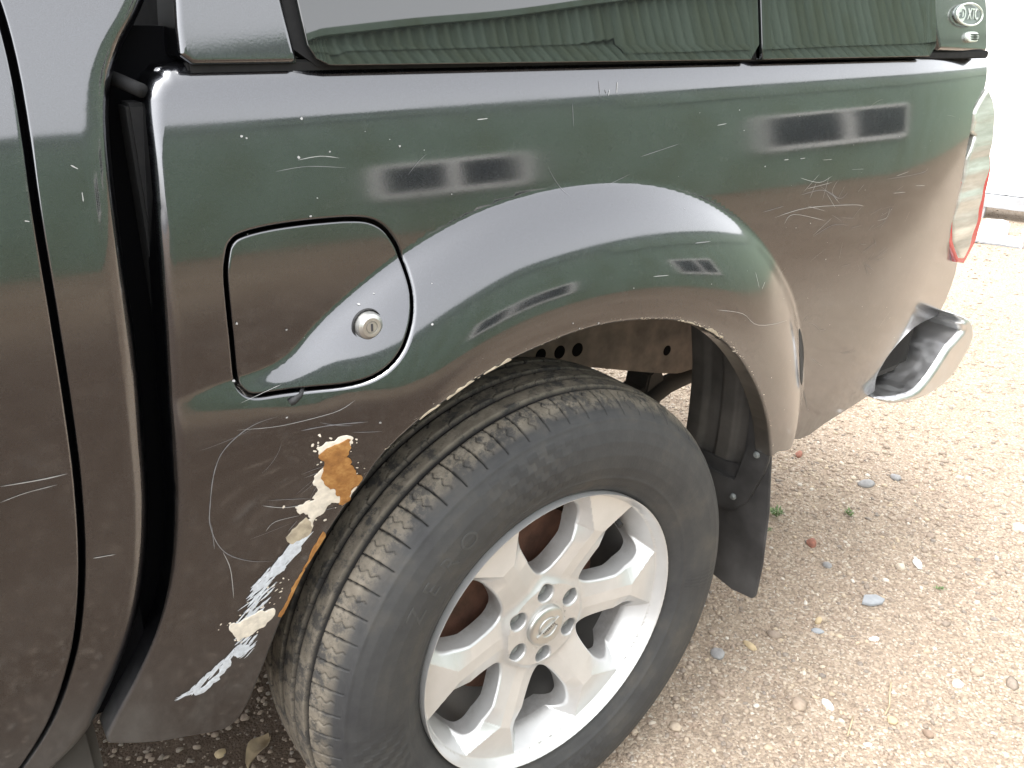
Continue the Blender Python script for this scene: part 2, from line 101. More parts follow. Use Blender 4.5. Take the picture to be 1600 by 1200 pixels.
SCRATCHES = [(0.9, [(-0.3863, 0.8416), (-0.3892, 0.8412), (-0.3932, 0.8407), (-0.3979, 0.8401), (-0.4028, 0.8393), (-0.4072, 0.8382), (-0.4113, 0.8368), (-0.4153, 0.8351), (-0.4193, 0.8332), (-0.4232, 0.8311), (-0.4269, 0.8287), (-0.4307, 0.8261), (-0.4344, 0.8233), (-0.4379, 0.8202), (-0.4412, 0.8168), (-0.4442, 0.8132), (-0.4467, 0.8092), (-0.4488, 0.8049), (-0.4507, 0.8004), (-0.4525, 0.7955), (-0.4541, 0.7902), (-0.4557, 0.7842), (-0.4572, 0.7775), (-0.4585, 0.7706), (-0.4597, 0.7639), (-0.4607, 0.7579), (-0.4616, 0.7528), (-0.4623, 0.7482), (-0.4629, 0.7440), (-0.4632, 0.7396), (-0.4631, 0.7350), (-0.4627, 0.7297), (-0.4619, 0.7242), (-0.4608, 0.7186), (-0.4595, 0.7132), (-0.4579, 0.7082), (-0.4562, 0.7037), (-0.4543, 0.6995), (-0.4521, 0.6956), (-0.4495, 0.6918), (-0.4463, 0.6880), (-0.4425, 0.6841), (-0.4381, 0.6803), (-0.4333, 0.6766), (-0.4283, 0.6732), (-0.4235, 0.6701), (-0.4183, 0.6675), (-0.4126, 0.6651), (-0.4071, 0.6631), (-0.4023, 0.6615), (-0.3990, 0.6602)]),
 (0.7, [(-0.4537, 0.6963), (-0.4528, 0.6928), (-0.4515, 0.6881), (-0.4500, 0.6823), (-0.4487, 0.6759), (-0.4478, 0.6691), (-0.4473, 0.6610), (-0.4472, 0.6514), (-0.4472, 0.6417), (-0.4473, 0.6331), (-0.4473, 0.6272)]),
 (0.5, [(-0.4261, 0.8355), (-0.4203, 0.8347), (-0.4123, 0.8335), (-0.4028, 0.8322), (-0.3928, 0.8313), (-0.3831, 0.8310), (-0.3732, 0.8316), (-0.3624, 0.8327), (-0.3517, 0.8342), (-0.3418, 0.8360), (-0.3336, 0.8378), (-0.3271, 0.8401), (-0.3218, 0.8428), (-0.3175, 0.8456), (-0.3142, 0.8481), (-0.3116, 0.8498)]),
 (1.0, [(-0.3652, 0.8218), (-0.3611, 0.8222), (-0.3553, 0.8227), (-0.3485, 0.8232), (-0.3413, 0.8237), (-0.3345, 0.8240), (-0.3274, 0.8241), (-0.3197, 0.8241), (-0.3121, 0.8240), (-0.3056, 0.8238), (-0.3010, 0.8237)]),
 (0.8, [(-0.4087, 0.7398), (-0.4060, 0.7384), (-0.4021, 0.7364), (-0.3977, 0.7341), (-0.3930, 0.7320), (-0.3886, 0.7302), (-0.3842, 0.7289), (-0.3794, 0.7278), (-0.3747, 0.7269), (-0.3707, 0.7262), (-0.3678, 0.7257)]),
 (0.6, [(-0.4073, 0.7052), (-0.4061, 0.7065), (-0.4046, 0.7085), (-0.4025, 0.7108), (-0.3998, 0.7127), (-0.3963, 0.7139), (-0.3913, 0.7142), (-0.3849, 0.7139), (-0.3781, 0.7133), (-0.3721, 0.7127), (-0.3680, 0.7123)]),
 (0.5, [(-0.4619, 0.7345), (-0.4618, 0.7297), (-0.4618, 0.7226), (-0.4617, 0.7148), (-0.4617, 0.7078), (-0.4617, 0.7030)]),
 (1.0, [(-0.6290, 0.8359), (-0.6250, 0.8354), (-0.6193, 0.8346), (-0.6126, 0.8338), (-0.6060, 0.8330), (-0.6001, 0.8324), (-0.5948, 0.8319), (-0.5894, 0.8316), (-0.5844, 0.8314), (-0.5802, 0.8313), (-0.5772, 0.8312)]),
 (0.6, [(-0.6321, 0.8204), (-0.6294, 0.8208), (-0.6257, 0.8214), (-0.6213, 0.8221), (-0.6166, 0.8227), (-0.6119, 0.8231), (-0.6067, 0.8232), (-0.6009, 0.8231), (-0.5950, 0.8230), (-0.5900, 0.8229), (-0.5865, 0.8228)]),
 (0.9, [(-0.5714, 0.7324), (-0.5684, 0.7318), (-0.5640, 0.7309), (-0.5591, 0.7300), (-0.5548, 0.7291), (-0.5518, 0.7285)]),
 (0.4, [(-0.4190, 0.8622), (-0.4125, 0.8639), (-0.4030, 0.8663), (-0.3924, 0.8690), (-0.3828, 0.8714), (-0.3763, 0.8731)]),
 (0.6, [(-0.3330, 1.0867), (-0.3298, 1.0870), (-0.3253, 1.0875), (-0.3201, 1.0881), (-0.3148, 1.0884), (-0.3100, 1.0885), (-0.3056, 1.0881), (-0.3011, 1.0874), (-0.2968, 1.0866), (-0.2931, 1.0858), (-0.2905, 1.0853)]),
 (0.5, [(-0.3563, 1.0783), (-0.3520, 1.0786), (-0.3461, 1.0792), (-0.3392, 1.0798), (-0.3317, 1.0802), (-0.3243, 1.0803), (-0.3163, 1.0797), (-0.3072, 1.0788), (-0.2983, 1.0776), (-0.2905, 1.0766), (-0.2850, 1.0759)]),
 (0.9, [(0.4077, 0.9459), (0.4176, 0.9468), (0.4311, 0.9484), (0.4475, 0.9500), (0.4660, 0.9512), (0.4858, 0.9515), (0.5090, 0.9507), (0.5362, 0.9490), (0.5641, 0.9468), (0.5898, 0.9447), (0.6099, 0.9428), (0.6239, 0.9413), (0.6337, 0.9398), (0.6405, 0.9384), (0.6454, 0.9372), (0.6494, 0.9364)]),
 (0.7, [(0.4345, 0.9328), (0.4362, 0.9350), (0.4379, 0.9385), (0.4408, 0.9420), (0.4462, 0.9446), (0.4550, 0.9451), (0.4700, 0.9428), (0.4902, 0.9382), (0.5120, 0.9328), (0.5314, 0.9277), (0.5447, 0.9243)]),
 (0.7, [(0.5177, 0.9018), (0.5242, 0.9038), (0.5335, 0.9069), (0.5442, 0.9101), (0.5553, 0.9129), (0.5656, 0.9145), (0.5759, 0.9144), (0.5869, 0.9131), (0.5975, 0.9114), (0.6065, 0.9096), (0.6130, 0.9085)]),
 (0.8, [(0.4575, 0.9998), (0.4648, 0.9980), (0.4754, 0.9952), (0.4874, 0.9922), (0.4991, 0.9897), (0.5090, 0.9884), (0.5172, 0.9887), (0.5248, 0.9902), (0.5315, 0.9922), (0.5370, 0.9941), (0.5411, 0.9953)]),
 (0.6, [(0.4707, 0.9776), (0.4761, 0.9812), (0.4840, 0.9865), (0.4927, 0.9924), (0.5006, 0.9977), (0.5059, 1.0013)]),
 (0.7, [(0.5103, 0.9834), (0.5189, 0.9794), (0.5313, 0.9733), (0.5453, 0.9667), (0.5587, 0.9610), (0.5692, 0.9575), (0.5767, 0.9571), (0.5826, 0.9586), (0.5872, 0.9611), (0.5907, 0.9637), (0.5935, 0.9653)]),
 (0.6, [(0.5096, 1.0220), (0.5135, 1.0219), (0.5192, 1.0216), (0.5255, 1.0214), (0.5311, 1.0212), (0.5350, 1.0210)]),
 (0.6, [(0.5304, 0.9716), (0.5356, 0.9672), (0.5434, 0.9607), (0.5520, 0.9535), (0.5598, 0.9470), (0.5651, 0.9426)]),
 (0.6, [(0.6217, 0.9624), (0.6240, 0.9641), (0.6273, 0.9666), (0.6310, 0.9693), (0.6344, 0.9717), (0.6366, 0.9734)]),
 (0.8, [(0.7002, 0.9054), (0.7045, 0.9054), (0.7110, 0.9054), (0.7181, 0.9055), (0.7247, 0.9061), (0.7294, 0.9074), (0.7317, 0.9101), (0.7327, 0.9137), (0.7328, 0.9177), (0.7326, 0.9213), (0.7326, 0.9238)]),
 (0.8, [(0.7326, 0.9491), (0.7392, 0.9488), (0.7489, 0.9482), (0.7597, 0.9477), (0.7695, 0.9471), (0.7761, 0.9468)]),
 (0.9, [(0.7028, 0.9756), (0.7204, 0.9755), (0.7463, 0.9753), (0.7751, 0.9750), (0.8019, 0.9751), (0.8213, 0.9755), (0.8321, 0.9765), (0.8379, 0.9780), (0.8404, 0.9797), (0.8415, 0.9813), (0.8429, 0.9823)]),
 (0.8, [(0.7316, 0.9784), (0.7378, 0.9789), (0.7470, 0.9798), (0.7571, 0.9808), (0.7662, 0.9816), (0.7724, 0.9822)]),
 (0.5, [(0.5170, 0.9040), (0.5237, 0.9076), (0.5336, 0.9129), (0.5446, 0.9187), (0.5545, 0.9240), (0.5612, 0.9275)]),
 (0.6, [(0.3748, 0.9573), (0.3827, 0.9579), (0.3945, 0.9587), (0.4075, 0.9596), (0.4193, 0.9604), (0.4272, 0.9610)]),
 (1.2, [(0.4132, 1.0295), (0.4148, 1.0295), (0.4172, 1.0295), (0.4198, 1.0295), (0.4222, 1.0295), (0.4238, 1.0295)]),
 (1.0, [(0.4520, 1.0283), (0.4539, 1.0283), (0.4567, 1.0283), (0.4599, 1.0283), (0.4627, 1.0283), (0.4646, 1.0283)]),
 (0.7, [(0.5920, 1.0008), (0.5976, 1.0005), (0.6059, 1.0000), (0.6150, 0.9995), (0.6233, 0.9990), (0.6289, 0.9987)]),
 (0.5, [(0.5601, 0.9886), (0.5578, 0.9861), (0.5542, 0.9826), (0.5506, 0.9784), (0.5481, 0.9740), (0.5480, 0.9698), (0.5514, 0.9654), (0.5575, 0.9605), (0.5646, 0.9557), (0.5712, 0.9516), (0.5755, 0.9487)]),
 (0.6, [(0.5005, 0.9892), (0.4989, 0.9857), (0.4966, 0.9804), (0.4940, 0.9746), (0.4917, 0.9694), (0.4901, 0.9658)]),
 (0.6, [(0.5811, 0.9767), (0.5788, 0.9735), (0.5755, 0.9688), (0.5718, 0.9637), (0.5685, 0.9590), (0.5662, 0.9558)]),
 (0.5, [(0.4883, 0.9542), (0.4961, 0.9521), (0.5076, 0.9490), (0.5203, 0.9456), (0.5318, 0.9425), (0.5396, 0.9404)]),
 (0.8, [(0.8068, 0.9547), (0.8127, 0.9540), (0.8214, 0.9531), (0.8310, 0.9521), (0.8397, 0.9512), (0.8455, 0.9506)]),
 (1.0, [(0.1906, 0.9446), (0.1963, 0.9441), (0.2047, 0.9433), (0.2140, 0.9424), (0.2225, 0.9416), (0.2282, 0.9411)]),
 (0.7, [(0.1000, 0.9178), (0.1046, 0.9173), (0.1114, 0.9166), (0.1189, 0.9157), (0.1256, 0.9150), (0.1302, 0.9145)]),
 (0.7, [(0.2331, 0.8487), (0.2420, 0.8463), (0.2546, 0.8430), (0.2691, 0.8390), (0.2836, 0.8346), (0.2962, 0.8299), (0.3056, 0.8248), (0.3132, 0.8190), (0.3207, 0.8130), (0.3299, 0.8072), (0.3428, 0.8020), (0.3618, 0.7972), (0.3857, 0.7926), (0.4108, 0.7884), (0.4329, 0.7849), (0.4482, 0.7824)]),
 (0.8, [(0.4637, 0.9735), (0.4716, 0.9741), (0.4829, 0.9751), (0.4959, 0.9760), (0.5090, 0.9764), (0.5208, 0.9755), (0.5318, 0.9729), (0.5431, 0.9689), (0.5537, 0.9644), (0.5628, 0.9603), (0.5692, 0.9575)]),
 (0.6, [(0.4778, 0.9817), (0.4878, 0.9822), (0.5026, 0.9830), (0.5189, 0.9839), (0.5337, 0.9847), (0.5437, 0.9852)]),
 (0.5, [(0.5323, 0.9961), (0.5312, 0.9906), (0.5296, 0.9826), (0.5278, 0.9737), (0.5262, 0.9656), (0.5251, 0.9602)]),
 (1.4, [(0.0567, 1.1468), (0.0564, 1.1444), (0.0560, 1.1408), (0.0556, 1.1369), (0.0551, 1.1333), (0.0549, 1.1309)]),
 (1.0, [(0.0714, 1.1360), (0.0709, 1.1349), (0.0701, 1.1333), (0.0692, 1.1316), (0.0685, 1.1301), (0.0679, 1.1290)]),
 (1.2, [(0.0860, 1.1440), (0.0854, 1.1421), (0.0845, 1.1393), (0.0835, 1.1361), (0.0826, 1.1333), (0.0820, 1.1314)]),
 (1.3, [(0.0642, 1.1362), (0.0644, 1.1355), (0.0646, 1.1346), (0.0649, 1.1335), (0.0652, 1.1326), (0.0654, 1.1319)]),
 (0.8, [(0.2615, 1.0856), (0.2645, 1.0859), (0.2689, 1.0862), (0.2737, 1.0865), (0.2781, 1.0868), (0.2811, 1.0871)]),
 (1.0, [(-0.1255, 1.1121), (-0.1233, 1.1122), (-0.1201, 1.1123), (-0.1165, 1.1124), (-0.1133, 1.1126), (-0.1111, 1.1127)]),
 (0.6, [(0.1173, 1.0561), (0.1278, 1.0577), (0.1434, 1.0601), (0.1607, 1.0628), (0.1763, 1.0652), (0.1869, 1.0669)]),
 (0.9, [(0.3386, 0.8802), (0.3397, 0.8765), (0.3412, 0.8711), (0.3429, 0.8652), (0.3444, 0.8598), (0.3455, 0.8562)]),
 (1.0, [(0.3676, 0.8603), (0.3655, 0.8592), (0.3623, 0.8574), (0.3589, 0.8555), (0.3557, 0.8537), (0.3536, 0.8525)]),
 (0.7, [(0.6131, 0.5977), (0.6195, 0.5894), (0.6289, 0.5772), (0.6394, 0.5637), (0.6488, 0.5515), (0.6553, 0.5433)]),
 (1.0, [(-0.5254, 1.0974), (-0.5246, 1.0969), (-0.5235, 1.0962), (-0.5223, 1.0953), (-0.5212, 1.0946), (-0.5204, 1.0941)]),
 (0.9, [(-0.5213, 1.0761), (-0.5214, 1.0749), (-0.5215, 1.0732), (-0.5216, 1.0713), (-0.5218, 1.0696), (-0.5219, 1.0685)]),
 (1.0, [(-0.5668, 1.0583), (-0.5663, 1.0582), (-0.5655, 1.0580), (-0.5647, 1.0578), (-0.5639, 1.0575), (-0.5634, 1.0574)])]
DOTS = [(-0.3272, 1.0340), (0.3079, 1.1030), (0.4408, 0.9271), (0.5034, 0.9253), (-0.3412, 1.1982), (-0.3825, 1.1108), (0.3177, 1.0760), (0.2276, 1.1033), (-0.2871, 0.9408), (-0.2211, 0.9159), (0.0651, 0.9093), (-0.2890, 0.8213), (-0.2231, 1.0920), (-0.2996, 1.0918), (-0.3234, 1.1229), (-0.2412, 0.6770), (-0.0339, 0.8834), (0.0080, 0.8749), (-0.0229, 0.8746), (0.1958, 0.8243), (0.2535, 0.8022), (0.3174, 0.7547), (0.3670, 0.6812), (0.3694, 1.0239), (-0.3773, 0.8392), (0.6553, 0.5433), (0.5685, 0.8571), (0.8252, 0.7216), (0.8568, 0.6919), (0.6194, 0.8209), (0.4719, 0.6205), (0.4042, 0.6998), (0.4381, 0.5543), (-0.4206, 0.8845), (-0.3320, 1.0889), (-0.4110, 0.9423), (-0.3632, 0.9259)]

# ------------------------------------------------------------------ helpers: objects
ORIG = {}
def _attach(o, parent):
    COL.objects.link(o)
    if parent is not None:
        o.parent = parent; w = ORIG[parent.name]
        o.location = (-w[0], -w[1], -w[2])
    ORIG[o.name] = (0, 0, 0)
    return o
def empty(name, loc, parent=None):
    o = bpy.data.objects.new(name, None); COL.objects.link(o); o.empty_display_size = .1
    if parent is not None:
        o.parent = parent; w = ORIG[parent.name]; o.location = (loc[0] - w[0], loc[1] - w[1], loc[2] - w[2])
    else: o.location = loc
    ORIG[o.name] = loc
    return o
def tag(o, label=None, cat=None, group=None, kind=None):
    if label: o['label'] = label
    if cat: o['category'] = cat
    if group: o['group'] = group
    if kind: o['kind'] = kind
    return o
def mesh_obj(name, V, F, mat, parent=None, smooth=True, N=None, attrs=None):
    me = bpy.data.meshes.new(name)
    V = np.asarray(V, float)
    if isinstance(F, np.ndarray):
        k = F.shape[1]
        me.vertices.add(len(V)); me.vertices.foreach_set('co', V.ravel())
        me.loops.add(F.size); me.loops.foreach_set('vertex_index', F.ravel().astype(np.int32))
        me.polygons.add(len(F)); me.polygons.foreach_set('loop_start', np.arange(0, F.size, k, dtype=np.int32))
        me.polygons.foreach_set('loop_total', np.full(len(F), k, dtype=np.int32)); me.update(calc_edges=True)
    else:
        me.from_pydata(V.tolist(), [], F); me.update()
    if smooth: me.polygons.foreach_set('use_smooth', np.ones(len(me.polygons), bool))
    if attrs:
        for an, av in attrs.items():
            at = me.attributes.new(an, 'FLOAT', 'POINT'); at.data.foreach_set('value', np.asarray(av, np.float32))
    if N is not None: me.normals_split_custom_set_from_vertices(np.asarray(N).tolist())
    me.materials.append(mat)
    return _attach(bpy.data.objects.new(name, me), parent)
def bm_obj(name, bm, mat, parent=None, smooth=False):
    bmesh.ops.recalc_face_normals(bm, faces=bm.faces[:])
    me = bpy.data.meshes.new(name); bm.to_mesh(me); bm.free()
    if smooth:
        me.polygons.foreach_set('use_smooth', np.ones(len(me.polygons), bool))
        try: me.set_sharp_from_angle(angle=R_(40))
        except Exception: pass
    me.materials.append(mat)
    return _attach(bpy.data.objects.new(name, me), parent)
def prism_bm(poly, vec, bevel=0, seg=2, bm=None):
    bm2 = bmesh.new()
    f = bm2.faces.new([bm2.verts.new(p) for p in poly])
    r = bmesh.ops.extrude_face_region(bm2, geom=[f])
    bmesh.ops.translate(bm2, vec=Vector(vec), verts=[g for g in r['geom'] if isinstance(g, bmesh.types.BMVert)])
    if bevel: bmesh.ops.bevel(bm2, geom=bm2.edges[:], offset=bevel, segments=seg, affect='EDGES', clamp_overlap=True)
    return bm2
def prism(name, poly, vec, mat, parent=None, bevel=0, seg=2, smooth=True):
    return bm_obj(name, prism_bm(poly, vec, bevel, seg), mat, parent, smooth)
def box(name, lo, hi, mat, parent=None, bevel=.002):
    p = [(lo[0], lo[1], lo[2]), (hi[0], lo[1], lo[2]), (hi[0], hi[1], lo[2]), (lo[0], hi[1], lo[2])]
    return prism(name, p, (0, 0, hi[2] - lo[2]), mat, parent, bevel)
def lathe(name, prof, c, mat, parent=None, n=64, axis='y', smooth=True):
    # prof: (radius, along) pairs; revolved round an axis through c
    prof = np.array(prof); m = len(prof); a = np.linspace(0, 2 * np.pi, n, endpoint=False)
    A, Rr = np.meshgrid(a, prof[:, 0], indexing='ij'); H = np.broadcast_to(prof[:, 1], A.shape)
    if axis == 'y': V = np.stack([c[0] + Rr * np.cos(A), c[1] + H, c[2] + Rr * np.sin(A)], -1)
    elif axis == 'x': V = np.stack([c[0] + H, c[1] + Rr * np.cos(A), c[2] + Rr * np.sin(A)], -1)
    else: V = np.stack([c[0] + Rr * np.cos(A), c[1] + Rr * np.sin(A), c[2] + H], -1)
    I = np.arange(n * m).reshape(n, m); J = np.roll(I, -1, 0)
    F = np.stack([I[:, :-1], J[:, :-1], J[:, 1:], I[:, 1:]], -1).reshape(-1, 4)
    o = mesh_obj(name, V.reshape(-1, 3), F, mat, parent, smooth)
    bm = bmesh.new(); bm.from_mesh(o.data); bmesh.ops.remove_doubles(bm, verts=bm.verts, dist=1e-6)
    bmesh.ops.recalc_face_normals(bm, faces=bm.faces[:]); bm.to_mesh(o.data); bm.free()
    if smooth:
        try: o.data.set_sharp_from_angle(angle=R_(35))
        except Exception: pass
    return o
def tube(name, pts, r, mat, parent=None, n=8, closed=False):
    P = np.array(pts, float); m = len(P)
    rr = np.full(m, r) if np.isscalar(r) else np.array(r)
    T = (np.roll(P, -1, 0) - np.roll(P, 1, 0)) if closed else np.gradient(P, axis=0)
    T /= np.linalg.norm(T, axis=1, keepdims=True)
    up = np.array([0, 0, 1.]) if abs(T[0, 2]) < .9 else np.array([1., 0, 0])
    V = []
    for i in range(m):
        a = np.cross(T[i], up); a /= np.linalg.norm(a); b = np.cross(T[i], a)
        for k in range(n):
            t = 2 * np.pi * k / n; V.append(P[i] + rr[i] * (np.cos(t) * a + np.sin(t) * b))
    F = []
    for i in range(m if closed else m - 1):
        for k in range(n):
            j = (i + 1) % m
            F.append([i * n + k, i * n + (k + 1) % n, j * n + (k + 1) % n, j * n + k])
    if not closed: F += [list(range(n))[::-1], [(m - 1) * n + k for k in range(n)]]
    return mesh_obj(name, V, F, mat, parent, True)

# ------------------------------------------------------------------ helpers: cut sheets
def sdf(poly, X, Z):
    P = np.asarray(poly); A = P; B = np.roll(P, -1, 0); D = B - A; L2 = (D ** 2).sum(1) + 1e-18
    out = np.empty(X.size); x = X.ravel(); z = Z.ravel()
    for s in range(0, x.size, 20000):
        px = x[s:s + 20000, None] - A[None, :, 0]; pz = z[s:s + 20000, None] - A[None, :, 1]
        t = np.clip((px * D[:, 0] + pz * D[:, 1]) / L2, 0, 1)
        d = np.sqrt(((px - t * D[:, 0]) ** 2 + (pz - t * D[:, 1]) ** 2).min(1))
        c = (A[None, :, 1] > z[s:s + 20000, None]) != (B[None, :, 1] > z[s:s + 20000, None])
        xi = A[:, 0] + (z[s:s + 20000, None] - A[:, 1]) * D[:, 0] / np.where(D[:, 1] == 0, 1e-18, D[:, 1])
        ins = (c & (x[s:s + 20000, None] < xi)).sum(1) % 2 == 1
        out[s:s + 20000] = np.where(ins, d, -d)
    return out.reshape(X.shape)
def cut(V, T, fn, level, discard):
    f = fn(V[:, 0], V[:, 1]) - level
    f[np.abs(f) < 2e-6] = 2e-6
    s = f[T] > 0; k = s.sum(1)
    full = T[k == 3]; none = T[k == 0]; mix = T[(k == 1) | (k == 2)]; sm = f[mix] > 0
    if len(mix):
        lone_pos = sm.sum(1) == 1
        idx = np.where(lone_pos, sm.argmax(1), (~sm).argmax(1))
        r = np.arange(len(mix)); a = mix[r, idx]; b = mix[r, (idx + 1) % 3]; c = mix[r, (idx + 2) % 3]
        e = np.concatenate([np.stack([a, b], 1), np.stack([a, c], 1)]); es = np.sort(e, 1)
        ue, inv = np.unique(es, axis=0, return_inverse=True); inv = inv.ravel()
        t = f[ue[:, 0]] / (f[ue[:, 0]] - f[ue[:, 1]])
        NV = V[ue[:, 0]] + (V[ue[:, 1]] - V[ue[:, 0]]) * t[:, None]
        n0 = len(V); V = np.vstack([V, NV]); p = n0 + inv[:len(mix)]; q = n0 + inv[len(mix):]
        lone = np.stack([a, p, q], 1); two = np.concatenate([np.stack([p, b, c], 1), np.stack([p, c, q], 1)])
        if discard: new = np.concatenate([lone[lone_pos], two[np.tile(~lone_pos, 2)]])
        else: new = np.concatenate([lone, two])
    else: new = np.zeros((0, 3), int)
    T = np.concatenate([full, new] if discard else [full, none, new])
    u, inv = np.unique(T, return_inverse=True)
    return V[u], inv.reshape(-1, 3)
def roll_in(s, rr):
    s = np.maximum(s, rr * .004)
    return np.where(s < rr, rr - np.sqrt(np.maximum(0, rr * rr - (rr - s) ** 2)), 0)
def panel(name, outline, depth, cell, mat, parent=None, holes=(), rr=.005, hole_rr=.003, extrude=.012, splits=(), bbox=None, clip=None, offset=0.0):
    O = np.asarray(outline); lo = O.min(0) - cell; hi = O.max(0) + cell
    nx = int((hi[0] - lo[0]) / cell) + 2; nz = int((hi[1] - lo[1]) / cell) + 2
    gx = lo[0] + np.arange(nx) * cell; gz = lo[1] + np.arange(nz) * cell
    X, Z = np.meshgrid(gx, gz, indexing='ij'); V = np.stack([X.ravel(), Z.ravel()], 1)
    I = np.arange(nx * nz).reshape(nx, nz); a, b, c, d = I[:-1, :-1].ravel(), I[1:, :-1].ravel(), I[1:, 1:].ravel(), I[:-1, 1:].ravel()
    T = np.concatenate([np.stack([a, b, c], 1), np.stack([a, c, d], 1)])
    fo = lambda x, z: sdf(outline, x, z)
    f0 = fo(V[:, 0], V[:, 1]); T = T[(f0[T].max(1) > -cell)]; u, inv = np.unique(T, return_inverse=True); V = V[u]; T = inv.reshape(-1, 3)
    V, T = cut(V, T, fo, 0, True)
    for h in holes: V, T = cut(V, T, (lambda x, z, h=h: -sdf(h, x, z)), 0, True)
    if clip is not None: V, T = cut(V, T, (lambda x, z: sdf(clip, x, z)), .0008, True)
    rfn = rr if callable(rr) else (lambda x, z: np.full(x.shape, float(rr)))
    rmax = float(np.max(rfn(V[:, 0], V[:, 1])))
    if rmax > 0:
        for k in (.12, .4, 1.0): V, T = cut(V, T, (lambda x, z, k=k: fo(x, z) - k * rfn(x, z)), 0, False)
    for h in holes:
        if hole_rr > 0:
            for k in (.15, .5, 1.0): V, T = cut(V, T, (lambda x, z, h=h: -sdf(h, x, z)), k * hole_rr, False)
    for s in splits: V, T = cut(V, T, s, 0, False)
    def full(x, z):
        dd = depth(x, z) + offset
        if rmax > 0: dd = dd - roll_in(fo(x, z), rfn(x, z))
        for h in holes:
            if hole_rr > 0: dd = dd - roll_in(-sdf(h, x, z), hole_rr)
        return dd
    x, z = V[:, 0], V[:, 1]; e = 2.5e-4
    d0 = full(x, z); gx_ = (full(x + e, z) - full(x - e, z)) / (2 * e); gz_ = (full(x, z + e) - full(x, z - e)) / (2 * e)
    N = np.stack([-gx_, -np.ones_like(gx_), -gz_], 1); N /= np.linalg.norm(N, axis=1, keepdims=True)
    P = np.stack([x, -d0, z], 1)
    # faces must look towards -y
    p = P[T]; nn = np.cross(p[:, 1] - p[:, 0], p[:, 2] - p[:, 0])[:, 1] > 0
    T[nn] = T[nn][:, ::-1]
    if extrude:
        E = np.concatenate([T[:, [0, 1]], T[:, [1, 2]], T[:, [2, 0]]]); key = np.sort(E, 1)
        uq, ix, cnt = np.unique(key, axis=0, return_index=True, return_counts=True)
        B = E[ix[cnt == 1]]
        bv = np.unique(B); m = {v: i for i, v in enumerate(bv)}
        def edge_n(xx, zz):
            fs = [fo(xx, zz)] + [-sdf(h, xx, zz) for h in holes]
            return np.min(fs, 0)
        bx, bz = x[bv], z[bv]; ee = 4e-4
        en = np.stack([-(edge_n(bx + ee, bz) - edge_n(bx - ee, bz)), np.zeros(len(bv)), -(edge_n(bx, bz + ee) - edge_n(bx, bz - ee))], 1)
        en /= np.linalg.norm(en, axis=1, keepdims=True) + 1e-9
        top = P[bv].copy(); bot = top.copy(); bot[:, 1] += extrude
        n0 = len(P); nb = len(bv); P = np.vstack([P, top, bot]); N = np.vstack([N, en, en])
        ia = np.array([m[v] for v in B[:, 0]]); ib = np.array([m[v] for v in B[:, 1]])
        T = np.concatenate([T, np.stack([n0 + ib, n0 + ia, n0 + nb + ia], 1), np.stack([n0 + ib, n0 + nb + ia, n0 + nb + ib], 1)])
    return mesh_obj(name, P, T.astype(np.int32), mat, parent, True, N)
def ribbon(name, pts, w, depth, off, mat, parent):
    P = np.array(pts); T = np.gradient(P, axis=0); T /= np.linalg.norm(T, axis=1, keepdims=True) + 1e-9
    S = np.stack([-T[:, 1], T[:, 0]], 1); n = len(P); t = np.linspace(0, 1, n)
    ww = w * np.clip(np.minimum(t, 1 - t) * 6, .12, 1) * (.75 + .5 * rng.random(n))
    V = []
    for k in (-.5, .5):
        Q = P + S * (ww * k)[:, None]
        V.append(np.stack([Q[:, 0], -(depth(Q[:, 0], Q[:, 1]) + off), Q[:, 1]], 1))
    V = np.vstack(V); F = [[i, i + 1, n + i + 1, n + i] for i in range(n - 1)]
    return mesh_obj(name, V, F, mat, parent, False)

# ------------------------------------------------------------------ materials
def new_mat(name):
    m = bpy.data.materials.new(name); m.use_nodes = True; nt = m.node_tree; b = nt.nodes['Principled BSDF']
    return m, nt, b
def setp(b, **k):
    names = dict(color='Base Color', metal='Metallic', rough='Roughness', coat='Coat Weight', coat_rough='Coat Roughness', ior='IOR',
                 spec='Specular IOR Level', trans='Transmission Weight', coat_ior='Coat IOR', alpha='Alpha')
    for a, v in k.items():
        if a == 'color': v = (*v, 1)
        b.inputs[names[a]].default_value = v
def noise(nt, scale, detail=4, rough=.55, coord='Object', mapping=None):
    tc = nt.nodes.new('ShaderNodeTexCoord'); n = nt.nodes.new('ShaderNodeTexNoise')
    n.inputs['Scale'].default_value = scale; n.inputs['Detail'].default_value = detail; n.inputs['Roughness'].default_value = rough
    if mapping:
        mp = nt.nodes.new('ShaderNodeMapping'); mp.inputs['Scale'].default_value = mapping
        nt.links.new(tc.outputs[coord], mp.inputs['Vector']); nt.links.new(mp.outputs[0], n.inputs['Vector'])
    else: nt.links.new(tc.outputs[coord], n.inputs['Vector'])
    return n.outputs['Fac']
def ramp(nt, src, stops):
    r = nt.nodes.new('ShaderNodeValToRGB'); nt.links.new(src, r.inputs[0]); e = r.color_ramp.elements
    while len(e) < len(stops): e.new(.5)
    for i, (p, c) in enumerate(stops):
        e[i].position = p; e[i].color = (*c, 1) if len(c) == 3 else c
    return r.outputs['Color']
def mixc(nt, fac, a, b, mode='MIX'):
    m = nt.nodes.new('ShaderNodeMix'); m.data_type = 'RGBA'; m.blend_type = mode
    for sock, v in ((m.inputs[0], fac), (m.inputs[6], a), (m.inputs[7], b)):
        if hasattr(v, 'is_linked'): nt.links.new(v, sock)
        elif isinstance(v, (int, float)): sock.default_value = v
        else: sock.default_value = (*v, 1)
    return m.outputs[2]
